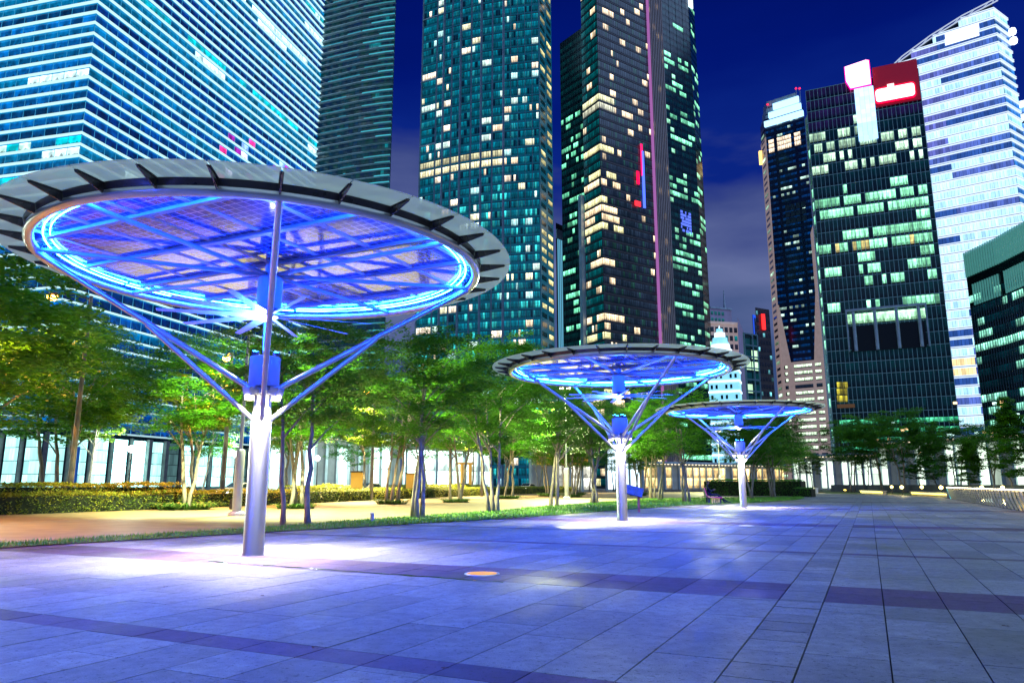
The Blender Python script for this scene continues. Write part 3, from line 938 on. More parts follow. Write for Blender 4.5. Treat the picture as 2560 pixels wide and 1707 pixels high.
# ---- curved dark tower with thin curving ledges
P2 = at_dist(988, 84, 352)
pA = walk(P2, 281, 960, 200); pB = walk(pA, 286, 900, 200); pC = walk(pB, 291, 800, 200)
b = Building('curved_tower', 'dark curved tower with thin curving cyan ledges, right behind the white banded one', [pC, pB, pA, P2], 262, M_tower, 30)
R = random.Random(21); FH = 3.6; NF = 72
for i, nc in ((0, 9), (1, 6), (2, 3)):
    g = runs(NF, nc, 30+i, 0.15, 0.2, 0.7)
    b.windows(i, 2, 2+NF*FH, NF, nc, lambda c, j: (0.0, 0.18, 0.22) if g[j][c] > 0.6 else ((0.0, R.uniform(0.006, 0.03), R.uniform(0.02, 0.055))), mx=0.02, mb_=0.1, mt=0.1)
for j in range(NF):
    z = 2+j*FH
    v = R.uniform(0.5, 1.1)
    if j in (46, 47, 56): v = 0.08
    st = R.uniform(0, 6) if j % 2 else R.uniform(4, 20)
    miter_band(b, (0, 1, 2), z-0.3, 0.3, 1.6, M_mull_l, 'ledge')
    if j % 3: miter_band(b, (0,), z+0.02, 0.45, 1.7, M_glow, 'ledge_light', u0=R.uniform(0, 25), u1=R.uniform(-1, 12), color=(0.03*v, 0.30*v, 0.42*v), back=-1.3)
    miter_band(b, (1, 2), z+0.02, 0.5, 1.75, M_glow, 'ledge_light', u0=min(st, b.frame(1)[3]*0.8), color=(0.06*v, 0.5*v, 0.62*v), back=-1.3)
b.finish()

# ---- teal residential tower of facets
PRr = at_dist(1349, 280, 250)
pl = [PRr]; azs = [281, 284, 286, 289, 291, 293, 294.5, 296, 297]; xs = [1259, 1230, 1203, 1177, 1151, 1128, 1108, 1090, 1053]
for a_, x_ in zip(azs, xs): pl.append(walk(pl[-1], a_, x_, 280))
pl = pl[::-1]
pl.append(walk(PRr, 24, 1381, 330))
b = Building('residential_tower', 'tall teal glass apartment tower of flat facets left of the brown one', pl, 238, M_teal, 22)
R = random.Random(33); FH = 3.4; NF = 69
ncs = [5, 3, 3, 3, 3, 3, 4, 4, 15]
for i, nc in enumerate(ncs):
    def sp(c, j, i=i, nc=nc):
        k = (i*31+j*7)
        rr = random.Random(k*13+5)
        if j in (34, 35) and i < 8: return jit((0.95, 0.85, 0.5) if j == 34 else (0.55, 0.52, 0.3), R, 0.15)
        lit = rr.random() < (0.10 if i < 8 else 0.0) or R.random() < 0.025
        if i == 8:
            rr2 = random.Random(j*101+c//3); lit = rr2.random() < 0.10 or R.random() < 0.03
        if lit: return jit(rr.choice(((1.1, 0.92, 0.7), (1.0, 0.75, 0.5), (0.7, 0.95, 0.85), (0.5, 0.9, 0.9), (0.95, 0.92, 0.6))), R, 0.35)
        r = R.random()
        if r < 0.10: return (0.0, 0.012, 0.025)
        if r < 0.22: return jit((0.01, 0.21, 0.26), R)
        if j < 32 and r < 0.36: return jit((0.03, 0.50, 0.50), R, 0.5)
        return jit((0.0, 0.13, 0.19), R, 0.5)  # dim teal emission stands in for reflections in the glass
    b.windows(i, 0, NF*FH, NF, nc, sp, mx=0.07, mb_=0.24, mt=0.06, u0=0.35, u1=b.frame(i)[3]-0.35)
    b.verticals(i, 0, 238, [0.15], 0.5, 0.5, M_mull, 'pilaster')
b.verticals(8, 0, 238, [b.frame(8)[3]*k/5 for k in range(1, 6)], 0.16, 0.2, M_mull)
for i in (1, 3, 5, 7): b.verticals(i, 0, 238, [b.frame(i)[3]-0.3], 0.25, 0.4, M_mull_l)
for j in (6, 14, 22, 30, 38, 46, 54, 62): b.horizontals(0, [j*FH], 0.35, 0.8, M_mull_l, 'sky_ledge')
for i in range(9): b.horizontals(i, [j*FH for j in range(0, NF, 2)], 0.22, 0.10, M_mull_d, 'transom')
def sps(c, j):
    if c == 1 and random.Random(j*17).random() < 0.75: return jit((0.65, 0.55, 0.22), R, 0.6)
    if random.Random(j*29+c).random() < 0.22: return jit((0.5, 0.45, 0.2), R, 0.6)
    return (0.002, 0.012, 0.014)
b.windows(9, 0, NF*FH, NF, 2, sps, mx=0.16, mb_=0.3, mt=0.2)
b.finish()

# ---- slim tower glimpsed between
p0 = at_dist(1391, 700, 360); p1 = at_dist(1413, 700, 366)
b = Building('slim_tower', 'very slim pale tower with vertical stripes squeezed between two big towers', [p0, p1], 1.25+te(1400, 560)*362, M_tower, 20)
b.verticals(0, 0, b.H-8, [b.frame(0)[3]*k/5 for k in range(1, 5)], 0.45, 0.4, M_glow, 'light_line')
for ch in b.root.children:
    if ch.name.startswith('light_line'): ch.color = (0.12, 0.42, 0.62, 1)
b.horizontals(0, [b.H-6], 5, 0.6, M_mull_l, 'crown')
b.finish()

# ---- brown glass tower, brightly lived in, corner towards us
PC = at_dist(1505, 570, 264); PL = walk(PC, 180-30, 1464, 616); PR = walk(PC, 55, 1636, 560); PS = walk(PR, 55, 1677, 600)
PL = walk(PC, -30, 1464, 616)
b = Building('brown_glass_tower', 'dark brown glass tower in the centre with warm lit rooms at its corner', [PL, PC, PR, PS], 245, M_brown, 22)
R = random.Random(44); FH = 3.5; NF = 70
litrow = {}
for j in range(NF):
    r = random.Random(j*7+3).random()
    litrow[j] = r
def spb(face):
    def f(c, j):
        r = litrow[j]; rr = random.Random(j*53+c//3+face*999)
        if j in (41, 42) and (face == 0 or c < 8): return jit((0.9, 0.88, 0.5) if j == 42 else (0.55, 0.55, 0.4), R, 0.15)
        if r < 0.52 and j < 37:
            ext = int(3+9*random.Random(j*91).random()) if face else 99
            if (face and c < ext and rr.random() < 0.8) or (not face and rr.random() < 0.75):
                return jit((1.15, 0.86, 0.52) if j % 3 else (0.95, 0.9, 0.45), R, 0.3)
        if rr.random() < (0.09 if face else 0.12) and random.Random(j*3+c).random() < 0.8: return jit((0.95, 0.72, 0.45), R, 0.5)
        if face == 0: return jit((0.0, 0.075, 0.085), R, 0.5)
        return jit((0.012, 0.022+0.03*(R.random() < 0.2), 0.04), R, 0.5)
    return f
b.windows(0, 0, NF*FH, NF, 10, spb(0), mx=0.06, mb_=0.22, mt=0.07)
b.windows(1, 0, NF*FH, NF, 28, spb(1), mx=0.07, mb_=0.24, mt=0.07)
b.horizontals(1, [j*FH+0.25 for j in range(0, NF)], 0.4, 0.12, M_brown, 'transom')
b.horizontals(0, [j*FH+0.25 for j in range(0, NF)], 0.4, 0.12, M_mull_d, 'transom')
L2 = b.frame(2)[3]
b.verticals(2, 0, 245, [L2*(k+0.5)/9 for k in range(9)], L2/22, 0.8, M_beige, 'stone_fin')
def spst(c, j):
    rr = random.Random(j*11+c*3)
    return jit((0.9, 0.72, 0.4), R, 0.5) if rr.random() < 0.13 else (0.01, 0.012, 0.02)
b.windows(2, 0, NF*FH, NF, 4, spst, mx=0.2, mb_=0.2, mt=0.1)
b.verticals(2, 0, 245, [0.2], 0.45, 1.2, M_glow, 'light_line')
[setattr(ch, 'color', (0.38, 0.13, 0.42, 1)) for ch in b.root.children if ch.name.startswith('light_line')]
b.verticals(0, 0, te(1457, 480)*dist(PL), [-1.3], 1.9, 1.6, M_mull_l, 'corner_pier')
# glowing bars that paint a neon sign's reflection on the right-hand face
def on_face(bd, i, x, y):
    Pp = bd.plan[i]; dd = bd.frame(i)[1]; az_ = math.degrees(atan2(dd.x, dd.y))
    w_ = walk(Pp, az_, x, y); return hypot(w_[0]-Pp[0], w_[1]-Pp[1]), CAM_H+te(x, y)*dist(w_)
for (x, y0_, y1_, col, wd) in ((1600, 362, 440, (1.6, 0.02, 0.25), 1.0), (1603, 380, 520, (0.15, 0.3, 2.2), 1.1), (1591, 430, 462, (1.8, 0.0, 0.12), 1.3), (1590, 505, 517, (2.0, 0.05, 0.08), 3.0)):
    u, za = on_face(b, 1, x, y0_); _, zb = on_face(b, 1, x, y1_)
    mb = MB(); mb.box((0, 0, 0), (wd, 0.4, abs(za-zb)))
    mb.build('sign_reflection', M_glow, b.root, b.pos(1, u, (za+zb)/2, 0.6+0.11*wd), b.frame(1)[4]).color = (*col, 1)
b.finish()

# ---- green office towers behind it
PC = at_dist(1497, 600, 330)
PLg = walk(PC, -37, 1405, 440)
b = Building('green_office_tower', 'lower green lit office block peeping out left of the brown tower', [PLg, PC], CAM_H+te(1401, 109)*dist(PLg), M_green, 24)
R = random.Random(55); FH = 4.0; NF = int(b.H/FH)
g = runs(NF, 14, 56, lambda t: 0.95 if t < 0.8 else 0.1, 0.5, 1.2)
def spg(c, j, g=g):
    v = g[j][c]
    if v > 0.3: return jit((0.22*v, 0.98*v, 0.55*v), R, 0.4)
    return jit((0.0, 0.018, 0.018), R, 0.5)
b.windows(0, 0, NF*FH, NF, 14, spg, mx=0.03, mb_=0.3, mt=0.1)
b.verticals(0, 0, b.H, [b.frame(0)[3]*k/14 for k in range(15)], 0.14, 0.2, M_mull_d)
b.finish()
PRg = walk(PC, 52, 1742, 440); PSg = walk(PRg, 30, 1757, 440)
b = Building('green_office_tower', 'very tall green lit office tower rising right behind the brown one', [PC, PRg, PSg], 345, M_green, 24)
FH = 4.0; NF = 85
def rp(t): return 0.85 if 0.25 < t < 0.6 else 0.5
g = runs(NF, 26, 57, rp, 0.35, 1.1, 0.8)
def spg2(c, j):
    v = g[j][c]
    if j in (40, 41, 42, 43) and c > 12: v = 0
    if v > 0.3: return jit((0.25*v, 0.95*v, 0.55*v), R, 0.45)
    if R.random() < 0.03: return jit((0.3, 0.8, 0.5), R)
    return jit((0.0, 0.014, 0.016), R, 0.6)
b.windows(0, 0, NF*FH, NF, 26, spg2, mx=0.03, mb_=0.3, mt=0.1)
g2 = runs(NF, 4, 58, 0.6, 0.4, 1.0)
b.windows(1, 0, NF*FH, NF, 4, lambda c, j: jit((0.3*g2[j][c], g2[j][c], 0.55*g2[j][c]), R) if g2[j][c] > 0.3 else (0, 0.012, 0.014), mx=0.03, mb_=0.3, mt=0.1)
b.verticals(0, 0, 345, [b.frame(0)[3]*k/13 for k in range(14)], 0.16, 0.2, M_mull_d)
u, z_ = on_face(b, 0, 1724, 22); _, z2_ = on_face(b, 0, 1724, -30)
mb = MB(); mb.box((0, 0, 0), (3.6, 0.6, z2_-z_)); mb.build('lit_sign', M_glow, b.root, b.pos(0, u, (z_+z2_)/2, 0.8), b.frame(0)[4]).color = (1.2, 1.6, 2.2, 1)
# a screen of blue-white light
u, z_ = on_face(b, 0, 1715, 560)
Rs = random.Random(9)
for a_ in range(9):
    for c_ in range(7):
        if Rs.random() < 0.65:
            put('screen_tile', bar_mesh('screen_tile', (0.75, 0.15, 1.3), M_glow), b.root, b.pos(0, u-4+a_*0.95, z_-c_*1.7+6, 0.3), b.frame(0)[4], color=(0.15, 0.25, 1.3))
b.finish()

# ---- small distant buildings in the gap
def simple(name, label, x0, x1, y, D, ytop, mat, fh, nc, spec, seed, mx=0.15, mb_=0.3, mt=0.15, D1=None, depth=20, nf=None):
    p0 = at_dist(x0, y, D); p1 = at_dist(x1, y, D1 or D*1.02)
    bb = Building(name, label, [p0, p1], CAM_H+te(x0, ytop)*D, mat, depth)
    n_ = nf or max(1, int(bb.H/fh))
    bb.windows(0, bb.H-n_*fh-fh*0.3, bb.H-fh*0.3, n_, nc, spec, mx=mx, mb_=mb_, mt=mt)
    return bb
R = random.Random(66)
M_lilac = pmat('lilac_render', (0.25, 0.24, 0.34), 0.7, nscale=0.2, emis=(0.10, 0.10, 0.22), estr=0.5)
b = simple('distant_tower', 'grey lilac distant tower with a thin mast on its roof', 1776, 1829, 790, 560, 770, M_lilac, 5, 6, lambda c, j: (0.01, 0.12, 0.14) if (c < 4 and j < 40) else None, 1)
mb = MB(); mb.path([(0, 0, 0), (0, 0, 7), (0, 0, 16)], [1.3, 0.7, 0.25], 8)
mb.build('mast', M_mull_l, b.root, b.pos(0, b.frame(0)[3]*0.8, b.H, -3))
b.horizontals(0, [b.H+0.5], 1.4, 0.8, M_mull_l, 'parapet'); b.finish()
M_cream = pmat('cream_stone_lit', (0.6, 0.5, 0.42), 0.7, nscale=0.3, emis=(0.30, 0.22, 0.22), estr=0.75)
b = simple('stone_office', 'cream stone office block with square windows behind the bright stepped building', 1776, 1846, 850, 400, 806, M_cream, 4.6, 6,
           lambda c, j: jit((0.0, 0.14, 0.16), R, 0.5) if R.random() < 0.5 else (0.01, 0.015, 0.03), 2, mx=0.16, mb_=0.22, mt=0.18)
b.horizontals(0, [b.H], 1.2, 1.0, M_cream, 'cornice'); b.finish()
p0 = at_dist(1847, 850, 398); p1 = at_dist(1860, 850, 440)
b = Building('stone_annex', 'lilac side wing of the cream stone block with a jagged roof', [p0, p1], CAM_H+te(1850, 795)*400, M_lilac, 10)
b.windows(0, 0, b.H, 22, 3, lambda c, j: jit((0.5, 0.35, 0.9), R, 0.6) if R.random() < 0.5 else (0.02, 0.02, 0.05), mx=0.2, mb_=0.3, mt=0.2)
b.finish()
# brightly lit stepped building, a round crown of shrinking tiers
cpt = at_dist(1812, 950, 340); t = thing('stepped_building', 'small floodlit white building with round stepped crown above the middle umbrella', 'building', (*cpt, 0))
zb = lambda y: CAM_H+te(1812, y)*340
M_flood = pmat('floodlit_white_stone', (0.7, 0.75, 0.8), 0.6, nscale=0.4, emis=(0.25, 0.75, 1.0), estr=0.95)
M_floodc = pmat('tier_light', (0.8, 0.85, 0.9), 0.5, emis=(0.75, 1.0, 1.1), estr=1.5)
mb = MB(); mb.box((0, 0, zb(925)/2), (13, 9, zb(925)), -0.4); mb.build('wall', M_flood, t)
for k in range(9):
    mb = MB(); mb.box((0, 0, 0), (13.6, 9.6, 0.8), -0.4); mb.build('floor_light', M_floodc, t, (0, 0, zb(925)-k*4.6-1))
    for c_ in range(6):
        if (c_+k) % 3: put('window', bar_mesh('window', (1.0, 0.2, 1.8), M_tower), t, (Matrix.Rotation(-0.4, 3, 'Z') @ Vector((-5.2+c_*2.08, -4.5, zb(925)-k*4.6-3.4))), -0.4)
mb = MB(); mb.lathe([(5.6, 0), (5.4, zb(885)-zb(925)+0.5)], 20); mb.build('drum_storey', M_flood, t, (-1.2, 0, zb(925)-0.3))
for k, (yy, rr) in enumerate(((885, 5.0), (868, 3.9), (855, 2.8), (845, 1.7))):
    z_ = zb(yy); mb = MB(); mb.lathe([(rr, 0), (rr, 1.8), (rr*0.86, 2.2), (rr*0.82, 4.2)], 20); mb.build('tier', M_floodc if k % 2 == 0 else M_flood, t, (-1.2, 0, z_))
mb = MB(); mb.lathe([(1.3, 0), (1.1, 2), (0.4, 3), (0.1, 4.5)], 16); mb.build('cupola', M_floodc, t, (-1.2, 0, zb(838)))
b = simple('glass_block', 'green glass block with bright square frames between stone block and dark tower', 1861, 1896, 900, 380, 833, M_green, 5.8, 2,
           lambda c, j: jit((0.5, 0.8, 0.5), R) if j in (10, 13) or R.random() < 0.15 else (0, 0.03, 0.035), 3, mx=0.08, mb_=0.15, mt=0.1)
b.horizontals(0, [b.H-k*5.8*1.0 for k in range(14)], 0.7, 0.6, M_mull, 'frame_rail')
b.verticals(0, 0, b.H, [0.3, b.frame(0)[3]*0.62, b.frame(0)[3]-0.3], 0.7, 0.6, M_mull, 'frame_post'); b.finish()
b = simple('dark_slab_tower', 'near black slim tower with a red light at its top edge', 1893, 1928, 850, 430, 768, M_brown, 4.2, 5,
           lambda c, j: jit((0.1, 0.35, 0.4), R, 0.8) if R.random() < 0.10 else (0.006, 0.006, 0.012), 4)
put('red_beacon', bar_mesh('red_beacon', (2.2, 0.8, 9), M_glow), b.root, b.pos(0, b.frame(0)[3]*0.45, b.H-8, 0.8), b.frame(0)[4], color=(2.5, 0.05, 0.05)); b.finish()
b = simple('blue_edged_tower', 'small tower with a glowing blue top left of the near black one', 1884, 1900, 850, 470, 786, M_tower, 4.2, 3, lambda c, j: (0.01, 0.02, 0.06), 5)
put('light_band', bar_mesh('light_band', (0.8, 0.5, 26), M_glow), b.root, b.pos(0, 0.6, b.H-13, 0.5), b.frame(0)[4], color=(0.02, 0.1, 0.9))
put('light_band', bar_mesh('light_band', (8, 0.5, 1.5), M_glow), b.root, b.pos(0, 4.5, b.H-1, 0.8), b.frame(0)[4], color=(0.02, 0.12, 1.0)); b.finish()

# ---- blue glass tower in a beige stone frame
PLt = at_dist(1926, 500, 455); PRt = walk(PLt, 129, 2027, 500)
p00 = walk(PLt, 4, 1913, 500)
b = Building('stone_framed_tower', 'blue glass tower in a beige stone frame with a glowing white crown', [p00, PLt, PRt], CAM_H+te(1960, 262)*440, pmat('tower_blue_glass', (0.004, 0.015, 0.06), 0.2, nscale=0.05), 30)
H7 = b.H; R = random.Random(77)
Lf = b.frame(1)[3]; nf = int(H7/3.9)
zs_split = CAM_H+te(1975, 903)*440
g = runs(nf, 14, 78, 0.75, 0.25, 0.9)
cols = [(0, 3), (4, 9), (10, 13)]
def sp7(c, j):
    z = j*3.9
    if c in (3, 10): return None
    inmid = 4 <= c <= 9
    if z < zs_split:
        if not inmid and c not in (1, 2, 11, 12): return None
        v = random.Random(j*5).random()
        return jit((0.75, 1.0, 0.7), R, 0.2) if v < 0.6 else (0.01, 0.02, 0.04)
    v = g[j][c]
    return jit((0.55*v, 0.85*v, 0.75*v), R, 0.4) if v > 0.35 and random.Random(j*7+c//3).random() < 0.6 else jit((0.0, 0.02, 0.10), R, 0.7)
b.windows(1, 0, nf*3.9, nf, 14, sp7, mx=0.03, mb_=0.35, mt=0.25)
# beige frame pieces: side wall, base, flaring legs
mb = MB(); q0, q1 = Vector((0, 0, 0)), None
P, d, n, L, a = b.frame(1)
def plate(name, poly, off, th, mat=M_beige2 if False else None):
    pass
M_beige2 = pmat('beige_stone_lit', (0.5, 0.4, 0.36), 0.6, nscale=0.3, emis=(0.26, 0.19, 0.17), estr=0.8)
def plate(name, poly, off=0.15, th=0.5, mat=M_beige2):
    m_ = MB(); n_ = len(poly)
    f = [b.pos(1, u, z, off+th) for u, z in poly]; k = [b.pos(1, u, z, off) for u, z in poly]
    m_.grid(f+k, [tuple(range(n_)), tuple(range(2*n_-1, n_-1, -1))]+[(i, n_+i, n_+(i+1) % n_, (i+1) % n_) for i in range(n_)])
    return m_.build(name, mat, b.root)
zA = CAM_H+te(1950, 833)*450; zB = CAM_H+te(1950, 905)*450; zT = H7-14
plate('stone_leg', [(0, zB), (L*0.22, zB), (0.6, zA+18), (0, zA+18)], 0.05, 0.3)
plate('stone_leg', [(L*0.78, zB), (L, zB), (L, CAM_H+te(2020, 540)*430), (L*0.93, CAM_H+te(2020, 560)*430), (L*0.93, zA+22)], 0.05, 0.3)
mbb = []
for (u0, u1) in ((0, 0.045*L), (0.13*L, 0.28*L), (0.715*L, 0.785*L), (0.93*L, L)):
    plate('stone_pier', [(u0, 0), (u1, 0), (u1, zB), (u0, zB)], 0.05, 0.3)
for j in range(nf):
    z = j*3.9
    if z < zB:
        plate('stone_course', [(0, z-0.9), (L, z-0.9), (L, z+0.9), (0, z+0.9)], 0.02, 0.25)
# side wall windows
mb = MB()
for j in range(nf):
    z = j*3.9
b.windows(0, 0, nf*3.9, nf, 1, lambda c, j: (jit((0.35, 0.6, 0.4), R, 0.8) if random.Random(j).random() < 0.35 else (0.01, 0.01, 0.02)), mx=0.2, mb_=0.3, mt=0.28, off=0.5)
P0, d0, n0, L0, a0 = b.frame(0)
mb = MB(); mb.box((0, 0, 0), (L0, 0.4, H7-12)); mb.build('side_wall', M_beige2, b.root, b.pos(0, L0/2, (H7-12)/2, 0.2), a0)
# crown: bright bands stepping back, big lit panels under it
for k, (dz, ins, h_) in enumerate(((0, 0.0, 3.4), (5, 1.0, 3.6), (10, 2.2, 3.8))):
    miter_band(b, (1,), H7+dz-4, h_, 1.8-k*0.2, M_glow, 'crown_light', u0=k*3.0, u1=k*1.0, color=(0.8, 1.5, 2.2))
    mb = MB(); fo = [(p[0]-b.o.x, p[1]-b.o.y) for p in b.foot]; cx = sum(p[0] for p in fo)/len(fo); cy = sum(p[1] for p in fo)/len(fo)
    fo = [(cx+(p[0]-cx)*(0.93-0.08*k), cy+(p[1]-cy)*(0.93-0.08*k)) for p in (fo[0], fo[1], fo[2], fo[3])]
    mb.prism(fo, H7-1+dz, H7+2.4+dz); mb.build('crown_tier', M_mull_l, b.root)
for (u0, u1) in ((0.06, 0.20), (0.28, 0.64), (0.72, 0.88)):
    nn = 3 if u1-u0 < 0.2 else 7
    for r_ in range(3):
        for c_ in range(nn):
            w_ = (u1-u0)*L/nn
            put('crown_pane', pane_mesh(w_*0.86, 2.5), b.root, b.pos(1, u0*L+w_*(c_+0.5), H7-22+r_*2.9, 0.3), a, color=(1.05, 0.82, 0.6))
for (x, y) in ((1919, 262), (1990, 222), (1999, 222)):
    dd = dist(PLt)*(0.99 if x > 1950 else 1.0)
    pt = at_dist(x, y, dd); z_ = CAM_H+te(x, y)*dd
    mb = MB(); mb.tube((0, 0, 0), (0, 0, -16), 0.15, n=6)
    am = mb.build('aerial', M_mull_l, b.root, Vector((*pt, z_))-b.o)
    mb = MB(); mb.lathe([(0.3, -0.5), (0.7, 0), (0.3, 0.6)], 8); mb.build('beacon', M_glow, am).color = (3, 0.05, 0.2, 1)
put('corner_lamp', bar_mesh('corner_lamp', (1.6, 1.6, 9), M_glow), b.root, b.pos(0, 0.4, H7-21, 1.2), a0, color=(2.2, 1.5, 0.4))
# dark recessed window grid on the front
for c_ in range(4):
    for r_ in range(3):
        put('frame_cell', bar_mesh('frame_cell', (2.6, 0.4, 3.6), M_mull_d), b.root, b.pos(1, L*0.42+c_*3.1, CAM_H+te(1975, 510)*445-r_*4.2, 0.3), a)
b.finish()

# ---- green glass tower with the big glowing signs
PLs = at_dist(2036, 500, 262); PRs = walk(PLs, 180-65.6, 2337, 535)
PQ = walk(PLs, 6, 2028, 500)
# the side we see beyond the left edge recedes from the corner
b = Building('sign_tower', 'dark green glass office tower with glowing vertical and red framed signs on top', [PLs, PRs], CAM_H+te(2023, 227)*262, M_green, 30)
H8 = b.H; P, d, n, L, a = b.frame(0); R = random.Random(88)
NR = 28; ZB = 24.0; fh = (H8-ZB)/NR; NC = 27
lev = {3: 0.22, 4: 0.75, 5: 0.7, 6: 0.6, 7: 0.75, 9: 0.55, 10: 1.0, 11: 0.85, 12: 0.25, 13: 0.75, 14: 0.8, 15: 0.55, 16: 0.6, 17: 0.35}
gg = {}
for r_ in range(NR):
    rr = random.Random(r_*31+4); arr = [0]*NC; c = rr.randint(0, 2) if r_ != 9 else 7
    p = lev.get(r_, 0.0)
    if r_ in (19,): p = 0.5
    while c < NC:
        ln = rr.randint(1, 4) if r_ < 10 or r_ > 14 else rr.randint(3, 6)
        if rr.random() < p:
            v = rr.uniform(0.45, 1.25)
            for k in range(c, min(NC, c+ln)): arr[k] = v
        c += ln+(1 if r_ < 10 else rr.randint(0, 1))
    gg[r_] = arr
def sp8(c, j):
    r_ = NR-1-j; v = gg[r_][c]
    if c == NC-1: v = 0
    if v:
        if r_ in (11, 14) and R.random() < 0.3: return jit((1.0*v, 0.85*v, 0.3*v), R, 0.3)
        return jit((0.62*v, 1.0*v, 0.68*v) if r_ < 9 else (0.35*v, 1.1*v, 0.62*v), R, 0.3)
    if r_ < 4: return jit((0.010, 0.004, 0.035), R, 0.4)
    return jit((0.0, 0.010, 0.012), R, 0.5)
b.windows(0, ZB, H8, NR, NC, sp8, mx=0.03, mb_=0.2, mt=0.06)
for j in range(4):
    b.windows(0, 11.2+j*2.9, 11.2+j*2.9+2.9, 1, NC, lambda c, jj: jit((0.08, 0.62, 0.30), R, 0.08) if c < NC-1 and c % 5 != 4 else (0.02, 0.3, 0.14), mx=0.004, mb_=0.12, mt=0.38, u0=2)
M_grid = pmat('curtain_wall_grid', (0.22, 0.36, 0.40), 0.4, 0.2, nscale=0.5, emis=(0.02, 0.06, 0.08), estr=0.7)
b.verticals(0, 2, H8, [L*k/NC for k in range(NC+1)], 0.14, 0.22, M_grid)
b.horizontals(0, [ZB+fh*k for k in range(NR+1)], 0.16, 0.20, M_grid, off=0.01)
b.horizontals(0, [4, 8, 11], 0.16, 0.2, M_grid, off=0.01)
# pale left edge with lit landings
side = Building('tower_edge', 'narrow pale edge strip with lit landings along the left side of the sign tower', [PQ, (PLs[0]-0.05, PLs[1])], H8-9, M_mull_l, 12)
side.windows(0, 10, H8-12, 24, 1, lambda c, j: (0.3, 1.0, 0.6) if random.Random(j).random() < 0.6 else (0.0, 0.02, 0.02), mx=0.2, mb_=0.3, mt=0.1, u0=side.frame(0)[3]*0.4); side.finish()
# portal with round columns
uL, zTp = on_face(b, 0, 2117, 780); uR, _ = on_face(b, 0, 2310, 762); _, zBt = on_face(b, 0, 2125, 880)
for (du0, du1, z0_, z1_) in ((uL, uR, zTp-0.2, zTp+0.5), (uL-0.4, uL, zBt, zTp+0.5), (uR, uR+0.4, zBt, zTp+0.5)):
    mb = MB(); mb.box((0, 0, 0), (du1-du0, 1.4, z1_-z0_)); mb.build('portal_frame', M_mull_l, b.root, b.pos(0, (du0+du1)/2, (z0_+z1_)/2, 0.9), a)
mb = MB(); mb.box((0, 0, 0), (uR-uL-0.8, 0.1, zTp-zBt-5)); mb.build('portal_recess', pmat('portal_dark', (0.004, 0.01, 0.01), 0.3), b.root, b.pos(0, (uL+uR)/2, (zBt+zTp-5)/2-0.1, 0.36), a)
for k in range(4):
    u = uL+(uR-uL)*(0.08+0.28*k)
    mb = MB(); mb.tube((0, 0, zBt), (0, 0, zTp-0.25), 0.55, n=16); smooth_by(mb.build('round_column', M_mull_l, b.root, b.pos(0, u, 0, 0.95)))
for k in range(16):
    u = uL+(uR-uL)*(k+0.5)/16
    put('window', pane_mesh(1.7, 3.2), b.root, b.pos(0, u, zTp-2.6, 0.5), a, color=jit((0.45, 0.95, 0.55), R, 0.3))
# small golden room low at the left
for k in range(4):
    for r_ in range(3):
        u, z_ = on_face(b, 0, 2096+k*6.5, 963+r_*17)
        put('window', pane_mesh(0.85, 2.0), b.root, b.pos(0, u, z_, 0.4), a, color=jit((0.30, 0.26, 0.02), R, 0.8))
mb = MB(); u, z_ = on_face(b, 0, 2115, 1015); mb.box((0, 0, 0), (5.2, 0.5, 1.2)); mb.build('timber_band', pmat('timber', (0.3, 0.14, 0.05), 0.5, emis=(0.10, 0.04, 0.01), estr=0.5), b.root, b.pos(0, u, z_, 0.5), a)
# glowing signs: tall white-blue display, small flag-like box on it, and a red framed bar
u0_, zt = on_face(b, 0, 2150, 345-0); u1_, _ = on_face(b, 0, 2175, 345)
_, zb_ = on_face(b, 0, 2162, 352)
ua, z1_ = on_face(b, 0, 2130, 228); ub, _ = on_face(b, 0, 2178, 220); _, z0_ = on_face(b, 0, 2160, 354)
uc = (ua+ub)/2+0.6; wS = ub-ua
nr_ = 12
for r_ in range(nr_):
    for c_ in range(4):
        zz = z0_+(z1_-z0_)*(r_+0.5)/nr_
        put('display_tile', bar_mesh('display_tile', (wS/4*0.95, 0.5, (z1_-z0_)/nr_*0.95), M_glow), b.root, b.pos(0, uc-wS/2+wS*(c_+0.5)/4, zz, 0.75), a, color=jit((0.9, 1.6, 2.6) if r_ > 3 else (0.7, 1.3, 2.3), R, 0.12))
_, zt1 = on_face(b, 0, 2145, 172); zm = z1_+0.3
mb = MB(); ul = ua-1.6
prof = [(ul+1.2, zm), (ub-0.1, zm+0.2), (ub-0.1, zt1+1.2), (ub-1.0, zt1+1.6), (ul, zt1+0.6), (ul, zm+3.0), (ul+0.8, zm+1.0)]
front = [b.pos(0, u, z, 1.9) for u, z in prof]; back = [b.pos(0, u, z, 0.9) for u, z in prof]; n_ = len(prof)
mb.grid(front+back, [tuple(range(n_)), tuple(range(2*n_-1, n_-1, -1))]+[(i, n_+i, n_+(i+1) % n_, (i+1) % n_) for i in range(n_)])
mb.build('sign_box', M_glow, b.root).color = (3.2, 1.8, 2.8, 1)
mb = MB(); cxm = sum(u for u, z in prof)/len(prof); czm = sum(z for u, z in prof)/len(prof)
pr2 = [(cxm+(u-cxm)*1.07, czm+(z-czm)*1.06) for u, z in prof]
fr2 = [b.pos(0, u, z, 1.5) for u, z in pr2]; bk2 = [b.pos(0, u, z, 0.87) for u, z in pr2]; n2_ = len(pr2)
mb.grid(fr2+bk2, [tuple(range(n2_)), tuple(range(2*n2_-1, n2_-1, -1))]+[(i, n2_+i, n2_+(i+1) % n2_, (i+1) % n2_) for i in range(n2_)])
mb.build('sign_rim', M_glow, b.root).color = (2.4, 0.0, 0.7, 1)
ra, zra = on_face(b, 0, 2181, 185); rb_, _ = on_face(b, 0, 2293, 172)
_, zr0 = on_face(b, 0, 2240, 262)
